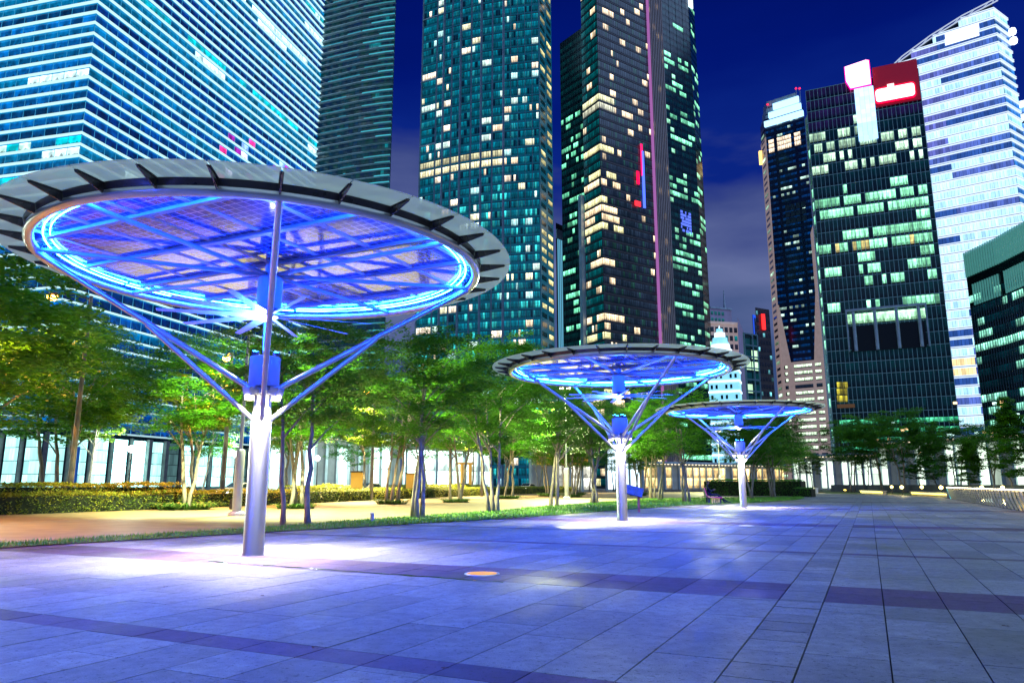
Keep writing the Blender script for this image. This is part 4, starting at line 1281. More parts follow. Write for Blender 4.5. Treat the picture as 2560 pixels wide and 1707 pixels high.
mb = MB(); mb.box((0, 0, 0), (rb_-ra, 0.5, H8+3.2-zr0)); mb.build('red_panel', pmat('red_sign_panel', (0.4, 0.01, 0.02), 0.5, emis=(0.30, 0.0, 0.025), estr=0.4), b.root, b.pos(0, (ra+rb_)/2, (H8+3.2+zr0)/2, 0.6), a)
wa, wz0 = on_face(b, 0, 2183, 250); wb, wz1 = on_face(b, 0, 2290, 205)
mb = MB(); wz_b, wz_t = zr0+1.5, zr0+6.0; rr_ = 1.0; prof = []
for (cx, cz, a0_) in ((wb-0.8-rr_, wz_t-rr_, 0), (wa+0.8+rr_, wz_t-rr_, 90), (wa+0.8+rr_, wz_b+rr_, 180), (wb-0.8-rr_, wz_b+rr_, 270)):
    for k in range(5):
        t_ = radians(a0_+22.5*k); prof.append((cx+rr_*cos(t_), cz+rr_*sin(t_)))
front = [b.pos(0, u, z, 1.5) for u, z in prof]; back = [b.pos(0, u, z, 0.9) for u, z in prof]; n_ = len(prof)
mb.grid(front+back, [tuple(range(n_-1, -1, -1)), tuple(range(n_, 2*n_))]+[(i, (i+1) % n_, n_+(i+1) % n_, n_+i) for i in range(n_)])
mb.build('sign_bar', M_glow, b.root).color = (3.4, 2.2, 2.2, 1)
mb = MB(); cxm, czm = (wa+wb)/2, (wz_b+wz_t)/2; pr2 = [(cxm+(u-cxm)*1.05, czm+(z-czm)*1.24) for u, z in prof]
fr2 = [b.pos(0, u, z, 1.3) for u, z in pr2]; bk2 = [b.pos(0, u, z, 0.87) for u, z in pr2]; n2_ = len(pr2)
mb.grid(fr2+bk2, [tuple(range(n2_-1, -1, -1)), tuple(range(n2_, 2*n2_))]+[(i, (i+1) % n2_, n2_+(i+1) % n2_, n2_+i) for i in range(n2_)])
mb.build('sign_rim', M_glow, b.root).color = (2.6, 0.0, 0.10, 1)
mb = MB(); mb.box((0, 0, 0), (2.0, 0.5, 1.4)); mb.build('sign_bar', M_glow, b.root, b.pos(0, wa+(wb-wa)*0.42, wz_t+0.5, 1.2), a).color = (3.0, 1.8, 1.9, 1)
b.finish()

# ---- white banded tower with the slanted roof
PCc = at_dist(2505, 190, 370); PLc = walk(PCc, 180+127, 2210, 190); PRc = walk(PCc, 56, 2537, 190)
b = Building('slant_roof_tower', 'white glowing banded tower at far right with a steeply slanted roof edge', [PLc, PCc, PRc], 60, M_tower, 24)
b.plain = True
P, d, n, L, a = b.frame(0); R = random.Random(99)
edge = [on_face(b, 0, x, y) for x, y in ((2205, 192), (2256, 150), (2327, 98), (2407, 48), (2478, 12), (2495, 3))]
def left_at(z):
    if z <= edge[0][1]: return 0.0
    for (ua, za), (ub, zb2) in zip(edge, edge[1:]):
        if z <= zb2: return ua+(ub-ua)*(z-za)/(zb2-za)
    return None
ztop = edge[-1][1]; fh = 4.25
# slanted body
Pn = b.frame(1); cur = 0
mb = MB(); prof = [(0, 0), (L, 0), (L, ztop)]+[(u, z) for u, z in edge[::-1][1:]]
fr = [b.pos(0, u, z, -0.02) for u, z in prof]; bk = [p+Vector((b.foot[-1][0]-b.plan[0][0], b.foot[-1][1]-b.plan[0][1], 0)).normalized()*22 for p in fr]; n_ = len(fr)
mb.grid(fr+bk, [tuple(range(n_)), tuple(range(2*n_-1, n_-1, -1))]+[(i, n_+i, n_+(i+1) % n_, (i+1) % n_) for i in range(n_)])
mb.build('wall', M_tower, b.root)
nfl = int(ztop/fh); NC = 34
rowv = [random.Random(j*77+1).random() for j in range(nfl)]
def spc(c, j):
    z = j*fh; lf = left_at(z+fh*0.9)
    if lf is None or L*(c)/NC < lf: return None
    v = rowv[j]; rr = random.Random(j*13+c//17); top = z > ztop-70
    pur = 1-c/NC if top else 0.3
    if v < 0.45: return jit((0.45, 0.78, 0.95), R, 0.2)
    if rr.random() < 0.35: return jit((0.4, 0.75, 0.95), R, 0.25)
    if rr.random() < 0.3: return jit((0.03, 0.10, 0.42), R, 0.3)
    if z < 60 and rr.random() < 0.3: return jit((0.9, 0.7, 0.35), R, 0.3)
    return jit((0.06+0.12*pur, 0.16, 0.58), R, 0.3)
b.windows(0, 0, nfl*fh, nfl, NC, spc, mx=0.03, mb_=0.22, mt=0.05)
L1 = b.frame(1)[3]
mb = MB(); mb.box((0, 0, 0), (L1, 0.3, ztop-4)); mb.build('side_wall', M_tower, b.root, b.pos(1, L1/2, (ztop-4)/2, -0.1), b.frame(1)[4])
b.windows(1, 0, nfl*fh, nfl, 4, lambda c, j: jit((0.02, 0.16, 0.5), R, 0.5) if rowv[j] > 0.4 else jit((0.3, 0.7, 0.85), R, 0.4), mx=0.03, mb_=0.22, mt=0.05)
for j in range(nfl+1):
    z = j*fh; lf = left_at(z)
    if lf is None: continue
    for dz, h_, dp in ((0, 0.42, 0.6), (0.75, 0.34, 0.65)):
        miter_band(b, (0, 1), z+dz, h_, dp, M_glow, 'ledge_light', u0=lf, color=(0.9, 1.1, 1.4))
    miter_band(b, (0, 1), z+0.38, 0.3, 0.5, M_mull_l, 'ledge', u0=lf)
# steel edge along the slope, glowing plant floor and corner lamp
pts_ = [b.pos(0, u, z, 0.5) for u, z in edge]
for k in range(5):
    for dz in (0.0, 1.5):
        mb = MB(); mb.path([pts_[k]+Vector((0, 0, dz)), pts_[k+1]+Vector((0, 0, dz))], 0.3, 6); mb.build('slope_rail', M_glow, b.root).color = (0.5, 0.6, 0.8, 1)
    for t_ in (0.2, 0.7):
        p_ = pts_[k].lerp(pts_[k+1], t_); q_ = pts_[k].lerp(pts_[k+1], t_+0.25)
        mb = MB(); mb.tube(p_, q_+Vector((0, 0, 1.5)), 0.2, n=6); mb.build('slope_strut', M_glow, b.root).color = (0.4, 0.5, 0.7, 1)
for c_ in range(7):
    for r_ in range(2):
        u_, z_ = on_face(b, 0, 2372+c_*11, 105-r_*16-c_*3.3); put('bright_pane', bar_mesh('bright_pane', (3.0, 0.3, 3.2), M_glow), b.root, b.pos(0, u_, z_, 0.4), a, color=(1.6, 1.9, 2.3))
u_, z_ = on_face(b, 1, 2522, 108)
for k in range(2):
    mb = MB(); mb.lathe([(0.2, -2.0), (1.3, -1.3), (1.6, 0), (1.3, 1.3), (0.2, 2.0)], 14); mb.build('roof_lamp', M_glow, b.root, b.pos(1, u_, z_-4.6*(k-1), 2.0)).color = (2.5, 3.0, 3.6, 1)
b.finish()
p0 = at_dist(2548, 300, 420); p1 = at_dist(2640, 300, 420)
b = Building('edge_tower', 'pale blue tower cut off by the right edge of the picture', [p0, p1], CAM_H+te(2551, 258)*420, M_tower, 20)
R = random.Random(5)
b.windows(0, 0, int(b.H/4.2)*4.2, int(b.H/4.2), 8, lambda c, j: jit((0.12, 0.35, 0.95), R, 0.4), mx=0.05, mb_=0.2, mt=0.1)
b.horizontals(0, [b.H-1], 3.2, 1, M_glow, 'crown_light', color=(1.5, 2.0, 2.8)); b.horizontals(0, [b.H-8], 3.2, 1, M_glow, 'crown_light', color=(1.2, 1.7, 2.6))
b.horizontals(0, [b.H-20-5*k for k in range(16)], 0.8, 1, M_glow, 'ledge_light', color=(0.5, 0.8, 1.1)); b.finish()

# ---- low curved green building at the right edge
p0 = at_dist(2409, 637, 280); p1 = walk(p0, 178, 2500, 700); p2 = walk(p1, 184, 2600, 700)
b = Building('louvre_building', 'dark green office block with ribbed louvre top at the right edge', [p0, p1, p2], CAM_H+te(2409, 637)*280, M_green, 30)
H = b.H; R = random.Random(12); fh = 4.1; nf = int((H-14)/fh)
for i in (0, 1):
    Li = b.frame(i)[3]; nc = max(4, int(Li/2.6))
    g = runs(nf, nc, 40+i, 0.6, 0.4, 1.1, 0.85)
    def spl(c, j, g=g):
        v = g[j][c]
        if j in (10,) : v = 0.9
        if j < 4 and j != 1: return (0.002, 0.012, 0.014)
        if j == 1: return jit((0.06, 0.75, 0.55), R, 0.1)
        return jit((0.35*v, 1.0*v, 0.72*v), R, 0.4) if v > 0.35 else jit((0, 0.014, 0.02), R, 0.6)
    b.windows(i, 1.0, 1.0+nf*fh, nf, nc, spl, mx=0.03, mb_=0.35, mt=0.1)
    M_louv = pmat('louvre_blade', (0.40, 0.58, 0.54), 0.5, nscale=0.5, emis=(0.05, 0.22, 0.19), estr=0.8) if i == 0 else M_louv  # pale light on the blades is put in as a faint glow
    nl = int(Li/1.15)
    b.verticals(i, H-8, H+0.4, [Li*(k+0.5)/nl for k in range(nl)], 0.42, 0.5, M_louv, 'louvre')
    b.verticals(i, H-18, H-11, [Li*(k+0.5)/nl for k in range(2, nl)], 0.42, 0.4, M_louv, 'louvre')
    b.verticals(i, 0, H-18, [Li*(k+0.5)/nl for k in range(nl)], 0.10, 0.3, M_mull, 'mullion')
    b.horizontals(i, [1+fh*j for j in range(nf+1)], 0.2, 0.12, M_mull_d)
b.finish()

# ================================================================== SHOPS AND LOBBIES ALONG THE ROAD
def pavilion(name, label, x0, x1, y, D0, D1, H, wallmat, bays, seed, glass=(1.0, 1.0, 0.95), z0=0.3, zt=0.8, roof=0.6, depth=12, litp=0.8):
    p0 = at_dist(x0, y, D0); p1 = at_dist(x1, y, D1)
    b = Building(name, label, [p0, p1], H, wallmat, depth, cat='building')
    L = b.frame(0)[3]; R = random.Random(seed); w = L/bays
    for k in range(bays):
        if R.random() < litp:
            v = R.uniform(0.6, 1.5)
            nn = max(1, int(w/1.6))
            for c in range(nn):
                ww = w*0.9/nn
                hh = (H*zt-z0)/2
                for r_ in range(2):
                    put('window', pane_mesh(ww*0.93, hh-0.12), b.root, b.pos(0, w*k+w*0.05+ww*(c+0.5), z0+hh*(r_+0.5), 0.1), b.frame(0)[4], color=jit(tuple(g*v for g in glass), R, 0.35))
        mb = MB(); mb.box((0, 0, H*0.45), (0.4, 0.6, H*0.9)); mb.build('post', M_mull_l, b.root, b.pos(0, w*k, 0, 0.3), b.frame(0)[4])
    b.horizontals(0, [H-roof/2], roof, 1.6, M_mull_l, 'eaves')
    for k in range(bays*2):
        put('soffit_lamp', bar_mesh('soffit_lamp', (0.35, 0.35, 0.12), M_glow), b.root, b.pos(0, w*(k+0.5)/2, H-roof-0.1, 1.1), b.frame(0)[4], color=(3, 2.4, 1.6))
    return b
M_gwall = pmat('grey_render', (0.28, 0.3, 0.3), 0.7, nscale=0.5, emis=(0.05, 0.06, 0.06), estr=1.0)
M_owall = pmat('glowing_orange_surface', (0.6, 0.33, 0.08), 0.7, nscale=0.5, emis=(0.5, 0.24, 0.02), estr=0.8)  # orange light on these surfaces is put in as glow
b = pavilion('lobby_block', 'low grey lobby with pale lit panels seen between the blue lit trunks', 640, 1000, 1180, 120, 125, 9, M_gwall, 13, 4, glass=(1.3, 1.9, 1.75), litp=0.75)
b = pavilion('glass_lobby', 'white glass lobby with thin bars and gold door frames behind the hedge', 1010, 1225, 1180, 112, 122, 8, M_gwall, 6, 5, glass=(1.6, 2.1, 1.9), litp=1.0)
for k in (0.62, 0.72):
    put('door_frame', bar_mesh('door_frame', (0.35, 0.4, 4.4), M_owall), b.root, b.pos(0, b.frame(0)[3]*k, 2.2, 0.7), b.frame(0)[4])
put('door_frame', bar_mesh('door_frame', (3.0, 0.4, 0.35), M_owall), b.root, b.pos(0, b.frame(0)[3]*0.67, 4.5, 0.7), b.frame(0)[4])
b = pavilion('ochre_shop', 'low building with ochre upper wall and grey shutters by the road', 1325, 1480, 1180, 125, 135, 9, M_gwall, 5, 6, glass=(0.6, 0.6, 0.5), litp=0.5, zt=0.5)
put('glowing_fascia', bar_mesh('glowing_fascia', (b.frame(0)[3]*0.8, 0.4, 3.4), M_owall), b.root, b.pos(0, b.frame(0)[3]*0.5, 6.3, 0.3), b.frame(0)[4])
b = pavilion('bright_hall', 'dazzling white lit hall front just right of the middle umbrella column', 1515, 1600, 1180, 150, 152, 10, M_gwall, 3, 7, glass=(1.6, 2.1, 2.4), litp=1.0, zt=0.85)
b = pavilion('warm_arcade', 'long warm lit arcade far back between the thin trunks', 1605, 1960, 1190, 190, 230, 7, M_gwall, 22, 8, glass=(1.1, 0.75, 0.3), litp=0.6)
b = pavilion('white_shopfront', 'white lit shopfront under the sign tower behind the park trees', 1985, 2200, 1180, 215, 205, 9, M_gwall, 12, 9, glass=(0.9, 1.1, 0.9), litp=0.7)
b = pavilion('waterfront_hall', 'tall white lit waterfront hall with warm lamps along its eaves at the right', 2205, 2640, 1180, 190, 165, 11, M_gwall, 16, 10, glass=(0.8, 1.0, 0.8), litp=0.65, zt=0.85)
Rr = random.Random(17)
for k in range(34):
    put('string_lamp', bar_mesh('string_lamp', (0.5, 0.5, 0.45), M_glow), b.root, b.pos(0, Rr.uniform(0, b.frame(0)[3]), Rr.uniform(7, 18) if k > 14 else 11.2, 1.5), b.frame(0)[4], color=(3.5, 2.2, 1.0) if k % 3 else (1.5, 2.4, 2.2))

# ================================================================== VEGETATION
def leaf_mat(name, c0, c1, trans=0.35):
    m, N, L, b = new_mat(name)
    g = N.new('ShaderNodeTexCoord'); n = N.new('ShaderNodeTexNoise'); n.inputs['Scale'].default_value = 1.3; n.inputs['Detail'].default_value = 4
    L.new(g.outputs['Object'], n.inputs['Vector'])
    r = N.new('ShaderNodeValToRGB'); r.color_ramp.elements[0].position = 0.32; r.color_ramp.elements[1].position = 0.68
    r.color_ramp.elements[0].color = (*c0, 1); r.color_ramp.elements[1].color = (*c1, 1)
    L.new(n.outputs['Fac'], r.inputs[0]); L.new(r.outputs[0], b.inputs['Base Color']); b.inputs['Roughness'].default_value = 0.5
    tr = N.new('ShaderNodeBsdfTranslucent'); hs = N.new('ShaderNodeHueSaturation'); hs.inputs['Value'].default_value = 1.7
    L.new(r.outputs[0], hs.inputs['Color']); L.new(hs.outputs[0], tr.inputs[0])
    mx = N.new('ShaderNodeMixShader'); mx.inputs[0].default_value = trans
    L.new(b.outputs[0], mx.inputs[1]); L.new(tr.outputs[0], mx.inputs[2]); L.new(mx.outputs[0], N['Material Output'].inputs[0])
    return m
M_leaf = leaf_mat('tree_leaves', (0.025, 0.13, 0.012), (0.12, 0.36, 0.015))
M_leaf2 = leaf_mat('young_tree_leaves', (0.09, 0.20, 0.02), (0.20, 0.30, 0.03))
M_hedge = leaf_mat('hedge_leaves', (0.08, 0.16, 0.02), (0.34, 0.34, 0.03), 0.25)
M_strap = leaf_mat('strap_leaves', (0.03, 0.10, 0.02), (0.08, 0.18, 0.03), 0.2)
M_core = pmat('hedge_core', (0.01, 0.02, 0.006), 0.9, nscale=3)

def crown_mesh(seed, rad, h, npads, per, ll, lw, mat, cone=False):
    R = random.Random(seed); mb = MB()
    pads = []
    for k in range(npads):
        for _ in range(30):
            x, y, z = R.uniform(-1, 1), R.uniform(-1, 1), R.uniform(-1, 1)
            rr = x*x+y*y+z*z
            if 0.15 < rr < 1: break
        if cone:
            zz = (z+1)/2; f = 1-zz*0.85; x *= f; y *= f
        wob = 1+0.28*noise.noise(Vector((x*1.7+seed, y*1.7, z*1.7)))
        c = Vector((x*rad*wob, y*rad*wob, (z+1)/2*h*(1+0.1*wob)))
        pads.append((c, R.uniform(0.45, 1.0)*rad*0.33, R.uniform(0.10, 0.24)*rad*0.30, R.uniform(-0.25, 0.25), R.uniform(-0.25, 0.25)))
    for c, pr, ph, tx, ty in pads:
        for _ in range(per):
            a = R.uniform(0, 2*pi); r = pr*sqrt(R.random()); dx, dy = r*cos(a), r*sin(a)
            p = c+Vector((dx, dy, R.gauss(0, 0.55)*ph+dx*tx+dy*ty-0.12*r*r))
            b = R.uniform(0, 2*pi); t = Vector((cos(b), sin(b), R.uniform(-0.45, 0.3))).normalized()*ll*R.uniform(0.6, 1.2)
            s = Vector((-sin(b), cos(b), R.uniform(-0.7, 0.7))).normalized()*lw*R.uniform(0.7, 1.2)
            mb.face([p-t*0.5, p+s*0.5, p+t*0.5, p-s*0.5])
    return mb.mesh('crown', mat)
CROWNS = [crown_mesh(100+k, 2.85, 4.7, 120, 125, 0.21, 0.09, M_leaf) for k in range(3)]
CROWNS_FINE = [crown_mesh(200+k, 2.8, 4.6, 140, 215, 0.155, 0.066, M_leaf) for k in range(3)]
CROWN_Y = [crown_mesh(300+k, 2.0, 3.6, 60, 95, 0.24, 0.13, M_leaf2) for k in range(2)]
CROWN_C = [crown_mesh(400+k, 2.2, 6.0, 110, 110, 0.28, 0.12, M_leaf, cone=True) for k in range(2)]

def trunk_mesh(seed, h, r0, lean, spread):
    R = random.Random(seed); mb = MB(); pts = []; rad = []
    x = y = 0
    a = R.uniform(0, 2*pi)
    for k in range(9):
        t = k/8
        pts.append(Vector((x+cos(a)*lean*t+0.05*R.uniform(-1, 1)*(k > 0), y+sin(a)*lean*t+0.05*R.uniform(-1, 1)*(k > 0), h*t))); rad.append(r0*(1.25-0.25*min(1, t*8))*(1-0.62*t))
    mb.path(pts, rad, 9)
    for k in range(6):
        i = R.randint(4, 7); p = pts[i]; b = a+R.uniform(-2.2, 2.2); l = R.uniform(0.9, 2.1)*spread
        q = p+Vector((cos(b)*l*0.5, sin(b)*l*0.5, l*0.55)); q2 = q+Vector((cos(b+0.3)*l*0.45, sin(b+0.3)*l*0.45, l*0.3))
        mb.path([p, q, q2], [rad[i]*0.6, rad[i]*0.35, rad[i]*0.12], 6)
    me = mb.mesh('trunk', M_bark, smooth=True)
    return me
TRUNKS = [trunk_mesh(500+k, 4.6+0.3*(k % 3), 0.085+0.012*(k % 2), 0.35+0.25*(k % 3), 1.0) for k in range(6)]

tree_n = [0]
def tree(px, py, label, kind='fine', ntr=3, sc=1.0, zb=2.75, spread=0.22, seed=None, cat='tree', group=None, name='tree'):
    tree_n[0] += 1; R = random.Random(seed if seed is not None else 1000+tree_n[0])
    t = thing(name, label, cat, (px, py, 0), R.uniform(0, 2*pi), group=group)
    lst = {'fine': CROWNS_FINE, 'std': CROWNS, 'young': CROWN_Y, 'cone': CROWN_C}[kind]
    for k in range(ntr):
        a = 2*pi*k/ntr+R.uniform(-0.4, 0.4)
        o = put('trunk', R.choice(TRUNKS), t, (cos(a)*spread*sc*(ntr > 1), sin(a)*spread*sc*(ntr > 1), 0), R.uniform(0, 2*pi))
        o.scale = (sc, sc, sc*zb/2.75*R.uniform(0.95, 1.05))
    o = put('crown', R.choice(lst), t, (0, 0, zb*sc), R.uniform(0, 2*pi)); s_ = sc*R.uniform(0.95, 1.08); o.scale = (s_*R.uniform(0.92, 1.12), s_*R.uniform(0.92, 1.12), s_*R.uniform(0.9, 1.05))
    return t
def tsq(s, q, *a, **k):
    p = sq(s, q); return tree(p.x, p.y, *a, **k)
# trees standing in the lawn strip
G1 = 'slim trunked trees in the lawn strip'
tsq(-16.6, 18.8, 'twin trunk tree in the lawn strip just right of the nearest umbrella column', ntr=2, spread=0.42, sc=0.98, zb=3.0, group=G1, seed=31)
tsq(-15.7, 24.4, 'three blue lit slim trunks in the lawn strip, midway between nearest and middle umbrella', ntr=3, group=G1, sc=1.08, seed=32)
tsq(-16.0, 31.5, 'slim tree in the lawn strip with trunks leaning apart, left of the floodlight pole', ntr=3, group=G1, sc=1.1, seed=33)
tsq(-16.7, 40.8, 'lawn strip tree close left of the middle umbrella column, next to the white lower pole', ntr=3, group=G1, sc=1.1, seed=34)
tsq(-16.4, 47.0, 'lawn strip tree just behind and left of the information board', ntr=3, group=G1, sc=1.1, seed=35)
tsq(-11.9, 54.0, 'blue lit tree at the wide lawn, left of the bench', ntr=3, group=G1, sc=1.05, kind='std', seed=36)
tsq(-17.7, 66.4, 'pale trunked tree on the wide lawn behind the information board', ntr=3, group=G1, sc=1.1, kind='std', seed=37)
tsq(-15.3, 60.0, 'tall narrow stemmed tree on the wide lawn left of the bench, farther back', ntr=2, group=G1, sc=1.1, kind='std', seed=38)
tsq(-9.6, 70.2, 'lawn tree directly right of the farthest umbrella column', ntr=2, group=G1, sc=1.1, kind='std', seed=39)
tsq(-8.4, 76.0, 'triple stemmed tree standing before the right half of the clipped hedge', ntr=3, group=G1, sc=1.05, kind='std', seed=40)
# trees in round openings of the path
G2 = 'trees in planting rings of the warm path'
beds = []
for s_, q_, lab, sc_ in ((-31.8, 27.6, 'two stemmed tree over a spiky plant ring, left of the nearest umbrella column', 1.25),
                    (-27.8, 31.4, 'path tree behind the twin blue trunks, forking low', 1.2),
                    (-28.4, 41.2, 'golden lit path tree with crossing stems right of the lone dark tree', 1.25),
                    (-26.8, 46.9, 'amber lit path tree with a shadow on the ground before it', 1.25),
                    (-29.4, 60.8, 'leaning path tree left of the white flowering ring', 1.2),
                    (-31.3, 75.0, 'path tree rising from the white flowering ring', 1.2),
                    (-33.1, 88.3, 'small path tree right of the white lower pole', 1.15),
                    (-27.5, 72.0, 'path tree seen left of the middle umbrella column foot', 1.15),
                    (-27.0, 96.0, 'path tree glimpsed right of the information board', 1.15),
                    (-24.0, 84.0, 'thin path tree in the gap before the bench', 1.1)):
    tsq(s_, q_, lab, ntr=2 if s_ == -31.8 or q_ == 60.8 else 3, group=G2, sc=sc_, kind='fine' if q_ < 50 else 'std', spread=0.35)
    beds.append((s_, q_))
# trees between hedge and road, and across the road
G3 = 'street trees behind the long hedge'
R = random.Random(4)
ords = ['first', 'second', 'third', 'fourth', 'fifth', 'sixth', 'seventh', 'eighth', 'ninth', 'tenth', 'eleventh', 'twelfth', 'thirteenth', 'fourteenth']
for k, (q_, kd, sc_) in enumerate(((2, 'std', 1.5), (10, 'std', 1.45), (18, 'std', 1.4), (27, 'fine', 1.35), (36, 'young', 1.6), (45, 'std', 1.35), (55, 'young', 1.5), (66, 'std', 1.4), (77, 'young', 1.5), (88, 'std', 1.4), (99, 'std', 1.4), (112, 'std', 1.4), (126, 'std', 1.4), (142, 'std', 1.4))):
    tsq(-38.6-0.045*q_+R.uniform(-0.4, 0.4), q_, '%s street tree from the left in the row directly behind the long hedge' % ords[k], ntr=1 if kd == 'young' else 2, kind=kd, sc=sc_, group=G3)
G4 = 'street trees across the road'
for k, q_ in enumerate((6, 18, 31, 44, 57, 70, 84, 98, 114, 132)):
    tsq(-61.5-0.03*q_, q_, '%s tree from the left on the far side of the road, lit by the lobbies' % ords[k], ntr=1, kind='young' if k % 2 else 'std', sc=1.7 if k % 2 else 1.35, group=G4)
# big dark trees at the left edge
for k, (px, Y, sc_, lab) in enumerate(((-110, 27, 1.45, 'big dark leaning tree cut off by the left edge of the picture'), (-70, 33, 1.7, 'tall dark tree beyond the left edge whose branches reach in'),
                                       (150, 50, 1.7, 'tall dark tree behind the orange street lamp, left side'))):
    c = (px-1280)/FPX*Y*1.0
    tree(c, Y, lab, kind='std', ntr=2, sc=sc_, zb=2.3)
# park trees at the end of the promenade
G5 = 'park trees at the end of the promenade'
park = [(1925, 100, 1.2, 'std'), (1960, 112, 1.2, 'std'), (2035, 150, 1.1, 'young'), (2130, 135, 1.5, 'std'), (2165, 142, 1.5, 'std'), (2205, 136, 1.6, 'std'), (2262, 128, 1.7, 'std'),
        (2300, 140, 1.5, 'cone'), (2345, 150, 1.6, 'cone'), (2395, 128, 1.35, 'std'), (2425, 118, 1.1, 'cone'), (2485, 116, 1.25, 'std'), (2540, 108, 1.6, 'cone'), (1880, 92, 1.15, 'std'), (2000, 160, 1.3, 'std')]
labs = ['round dark park tree just right of the clipped hedge', 'second dark park tree right of the clipped hedge', 'small pale park tree below the narrow stone tower edge', 'leftmost of the broad park trees under the green lit storeys',
        'broad park tree with its crown over the left lit bench', 'broad park tree between the two long lit benches', 'broad park tree behind the right lit bench', 'pointed park tree left of the balustrade start',
        'pointed dark tree right behind the balustrade start', 'broad low tree behind the balustrade, below the pale banded tower', 'smallest pointed tree behind the balustrade', 'round dark tree behind the balustrade near the right edge',
        'tallest pointed tree at the right edge before the louvre building', 'dark park tree whose crown touches the farthest umbrella', 'far park tree between hedge end and white shopfront']
for (x, D, sc_, kd), lab in zip(park, labs):
    p = at_dist(x, 1215, D); tree(p[0], p[1], lab, kind=kd, ntr=1 if kd == 'cone' else 2, sc=sc_, zb=2.6 if kd != 'cone' else 1.0, group=G5)

# long hedge: deep, clipped, uneven top
def hedge(label, fpts, hgt, depth, dens, ll, lw, mat, seed, name='hedge', flip=1):
    R = random.Random(seed); t = thing(name, label, 'hedge', (fpts[0].x, fpts[0].y, 0)); o0 = t.location
    core = MB(); lf = MB()
    for A, B in zip(fpts, fpts[1:]):
        d = B-A; L = d.length; d = d.normalized(); n = Vector((-d.y, d.x, 0))*flip
        c = (A+B)/2+n*depth/2
        core.box((c.x-o0.x, c.y-o0.y, (hgt-0.14)/2), (L+0.2, depth-0.25, hgt-0.14), atan2(d.y, d.x))
        def put_leaf(p):
            b = R.uniform(0, 2*pi); t_ = Vector((cos(b), sin(b), R.uniform(-0.8, 0.9))).normalized()*ll*R.uniform(0.6, 1.2)
            s_ = Vector((-sin(b), cos(b), R.uniform(-1, 1))).normalized()*lw
            lf.face([p-t_*0.5, p+s_*0.5, p+t_*0.5, p-s_*0.5])
        area_top, area_f = L*depth, L*hgt
        for _ in range(int(area_top*dens)):
            u, v = R.uniform(0, L), R.uniform(0, depth)
            p = A+d*u+n*v; hz = hgt+0.10*noise.noise(Vector((p.x*0.7, p.y*0.7, 0)))+0.22*max(0, noise.noise(Vector((p.x*0.25, p.y*0.25, 3))))
            put_leaf(Vector((p.x-o0.x, p.y-o0.y, hz+R.uniform(-0.12, 0.05))))
        for _ in range(int(area_f*dens*1.2)):
            u, z = R.uniform(0, L), R.uniform(0, hgt)
            p = A+d*u-n*(0.02+0.10*noise.noise(Vector((u*0.9+A.x, z*2, 1))))
            put_leaf(Vector((p.x-o0.x, p.y-o0.y, z))+n*R.uniform(-0.03, 0.12))
    core.build('hedge_core', M_core, t)
    f = lf.build('foliage', mat, t); f['kind'] = 'stuff'
    # ends
    return t
fp = [sq(interp(HEDGE_F, q), q) for q in (-4, 6, 14, 22, 30, 38, 46, 56, 68, 80, 96, 112)]
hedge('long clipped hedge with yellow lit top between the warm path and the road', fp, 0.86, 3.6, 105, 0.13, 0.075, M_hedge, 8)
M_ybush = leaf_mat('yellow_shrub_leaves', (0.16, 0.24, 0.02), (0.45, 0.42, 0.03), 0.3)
def behind(q0, q1, n_): return [sq(interp(HEDGE_F, q0+(q1-q0)*k/n_)-2.0, q0+(q1-q0)*k/n_) for k in range(n_+1)]
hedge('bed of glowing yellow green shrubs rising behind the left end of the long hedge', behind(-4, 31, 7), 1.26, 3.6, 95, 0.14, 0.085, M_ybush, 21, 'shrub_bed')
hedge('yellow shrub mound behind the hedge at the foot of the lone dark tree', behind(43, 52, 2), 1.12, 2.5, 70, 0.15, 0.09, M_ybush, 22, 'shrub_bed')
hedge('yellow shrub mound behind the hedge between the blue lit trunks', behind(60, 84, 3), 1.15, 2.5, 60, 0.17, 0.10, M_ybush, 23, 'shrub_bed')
h2 = [sq(-17.3, 88.3), sq(-12, 87.5), sq(-6.8, 86.9)]
hedge('tall dark clipped hedge behind the farthest umbrella and bench', h2, 1.75, 3.0, 75, 0.16, 0.09, M_leaf, 9)
hedge('low end block of the dark hedge at its right end', [sq(-7.2, 82.6), sq(-5.5, 82.2)], 0.95, 1.6, 120, 0.14, 0.08, M_leaf, 10)

# strap-leaved plants round the path trees
def strap_mesh(seed, n_, rad, hgt):
    R = random.Random(seed); mb = MB()
    for k in range(n_):
        a = R.uniform(0, 2*pi); r0 = rad*sqrt(R.random()); c = Vector((r0*cos(a), r0*sin(a), 0))
        b = a+R.uniform(-0.9, 0.9); L_ = hgt*R.uniform(0.7, 1.3); w = 0.035*R.uniform(0.8, 1.3)
        pr = None
        for s_ in range(5):
            t = s_/4; p = c+Vector((cos(b), sin(b), 0))*L_*0.95*t+Vector((0, 0, L_*(1.5*t-1.25*t*t)))
            sd = Vector((-sin(b), cos(b), 0))*w*(1-t)**0.6
            if pr: mb.face([pr[0], pr[1], p+sd, p-sd])
            pr = (p-sd, p+sd)
    return mb.mesh('strap_leaves', M_strap)
straps = [strap_mesh(1, 210, 0.75, 0.55), strap_mesh(2, 170, 0.7, 0.5)]
bl = ['spiky plant ring at the foot of the two stemmed tree left of the nearest umbrella', 'spiky plant clump behind the twin blue trunks', 'low spiky clump under the golden lit crossing stems', 'dark spiky clump under the amber lit tree',
      'low leafy ring under the leaning path tree', 'bushy ring flecked with white under the path tree left of the white lower pole', 'leafy ring right of the white lower pole', 'leafy ring beyond the middle umbrella column', 'dark plant clump right of the information board', 'small dark plant clump before the bench gap']
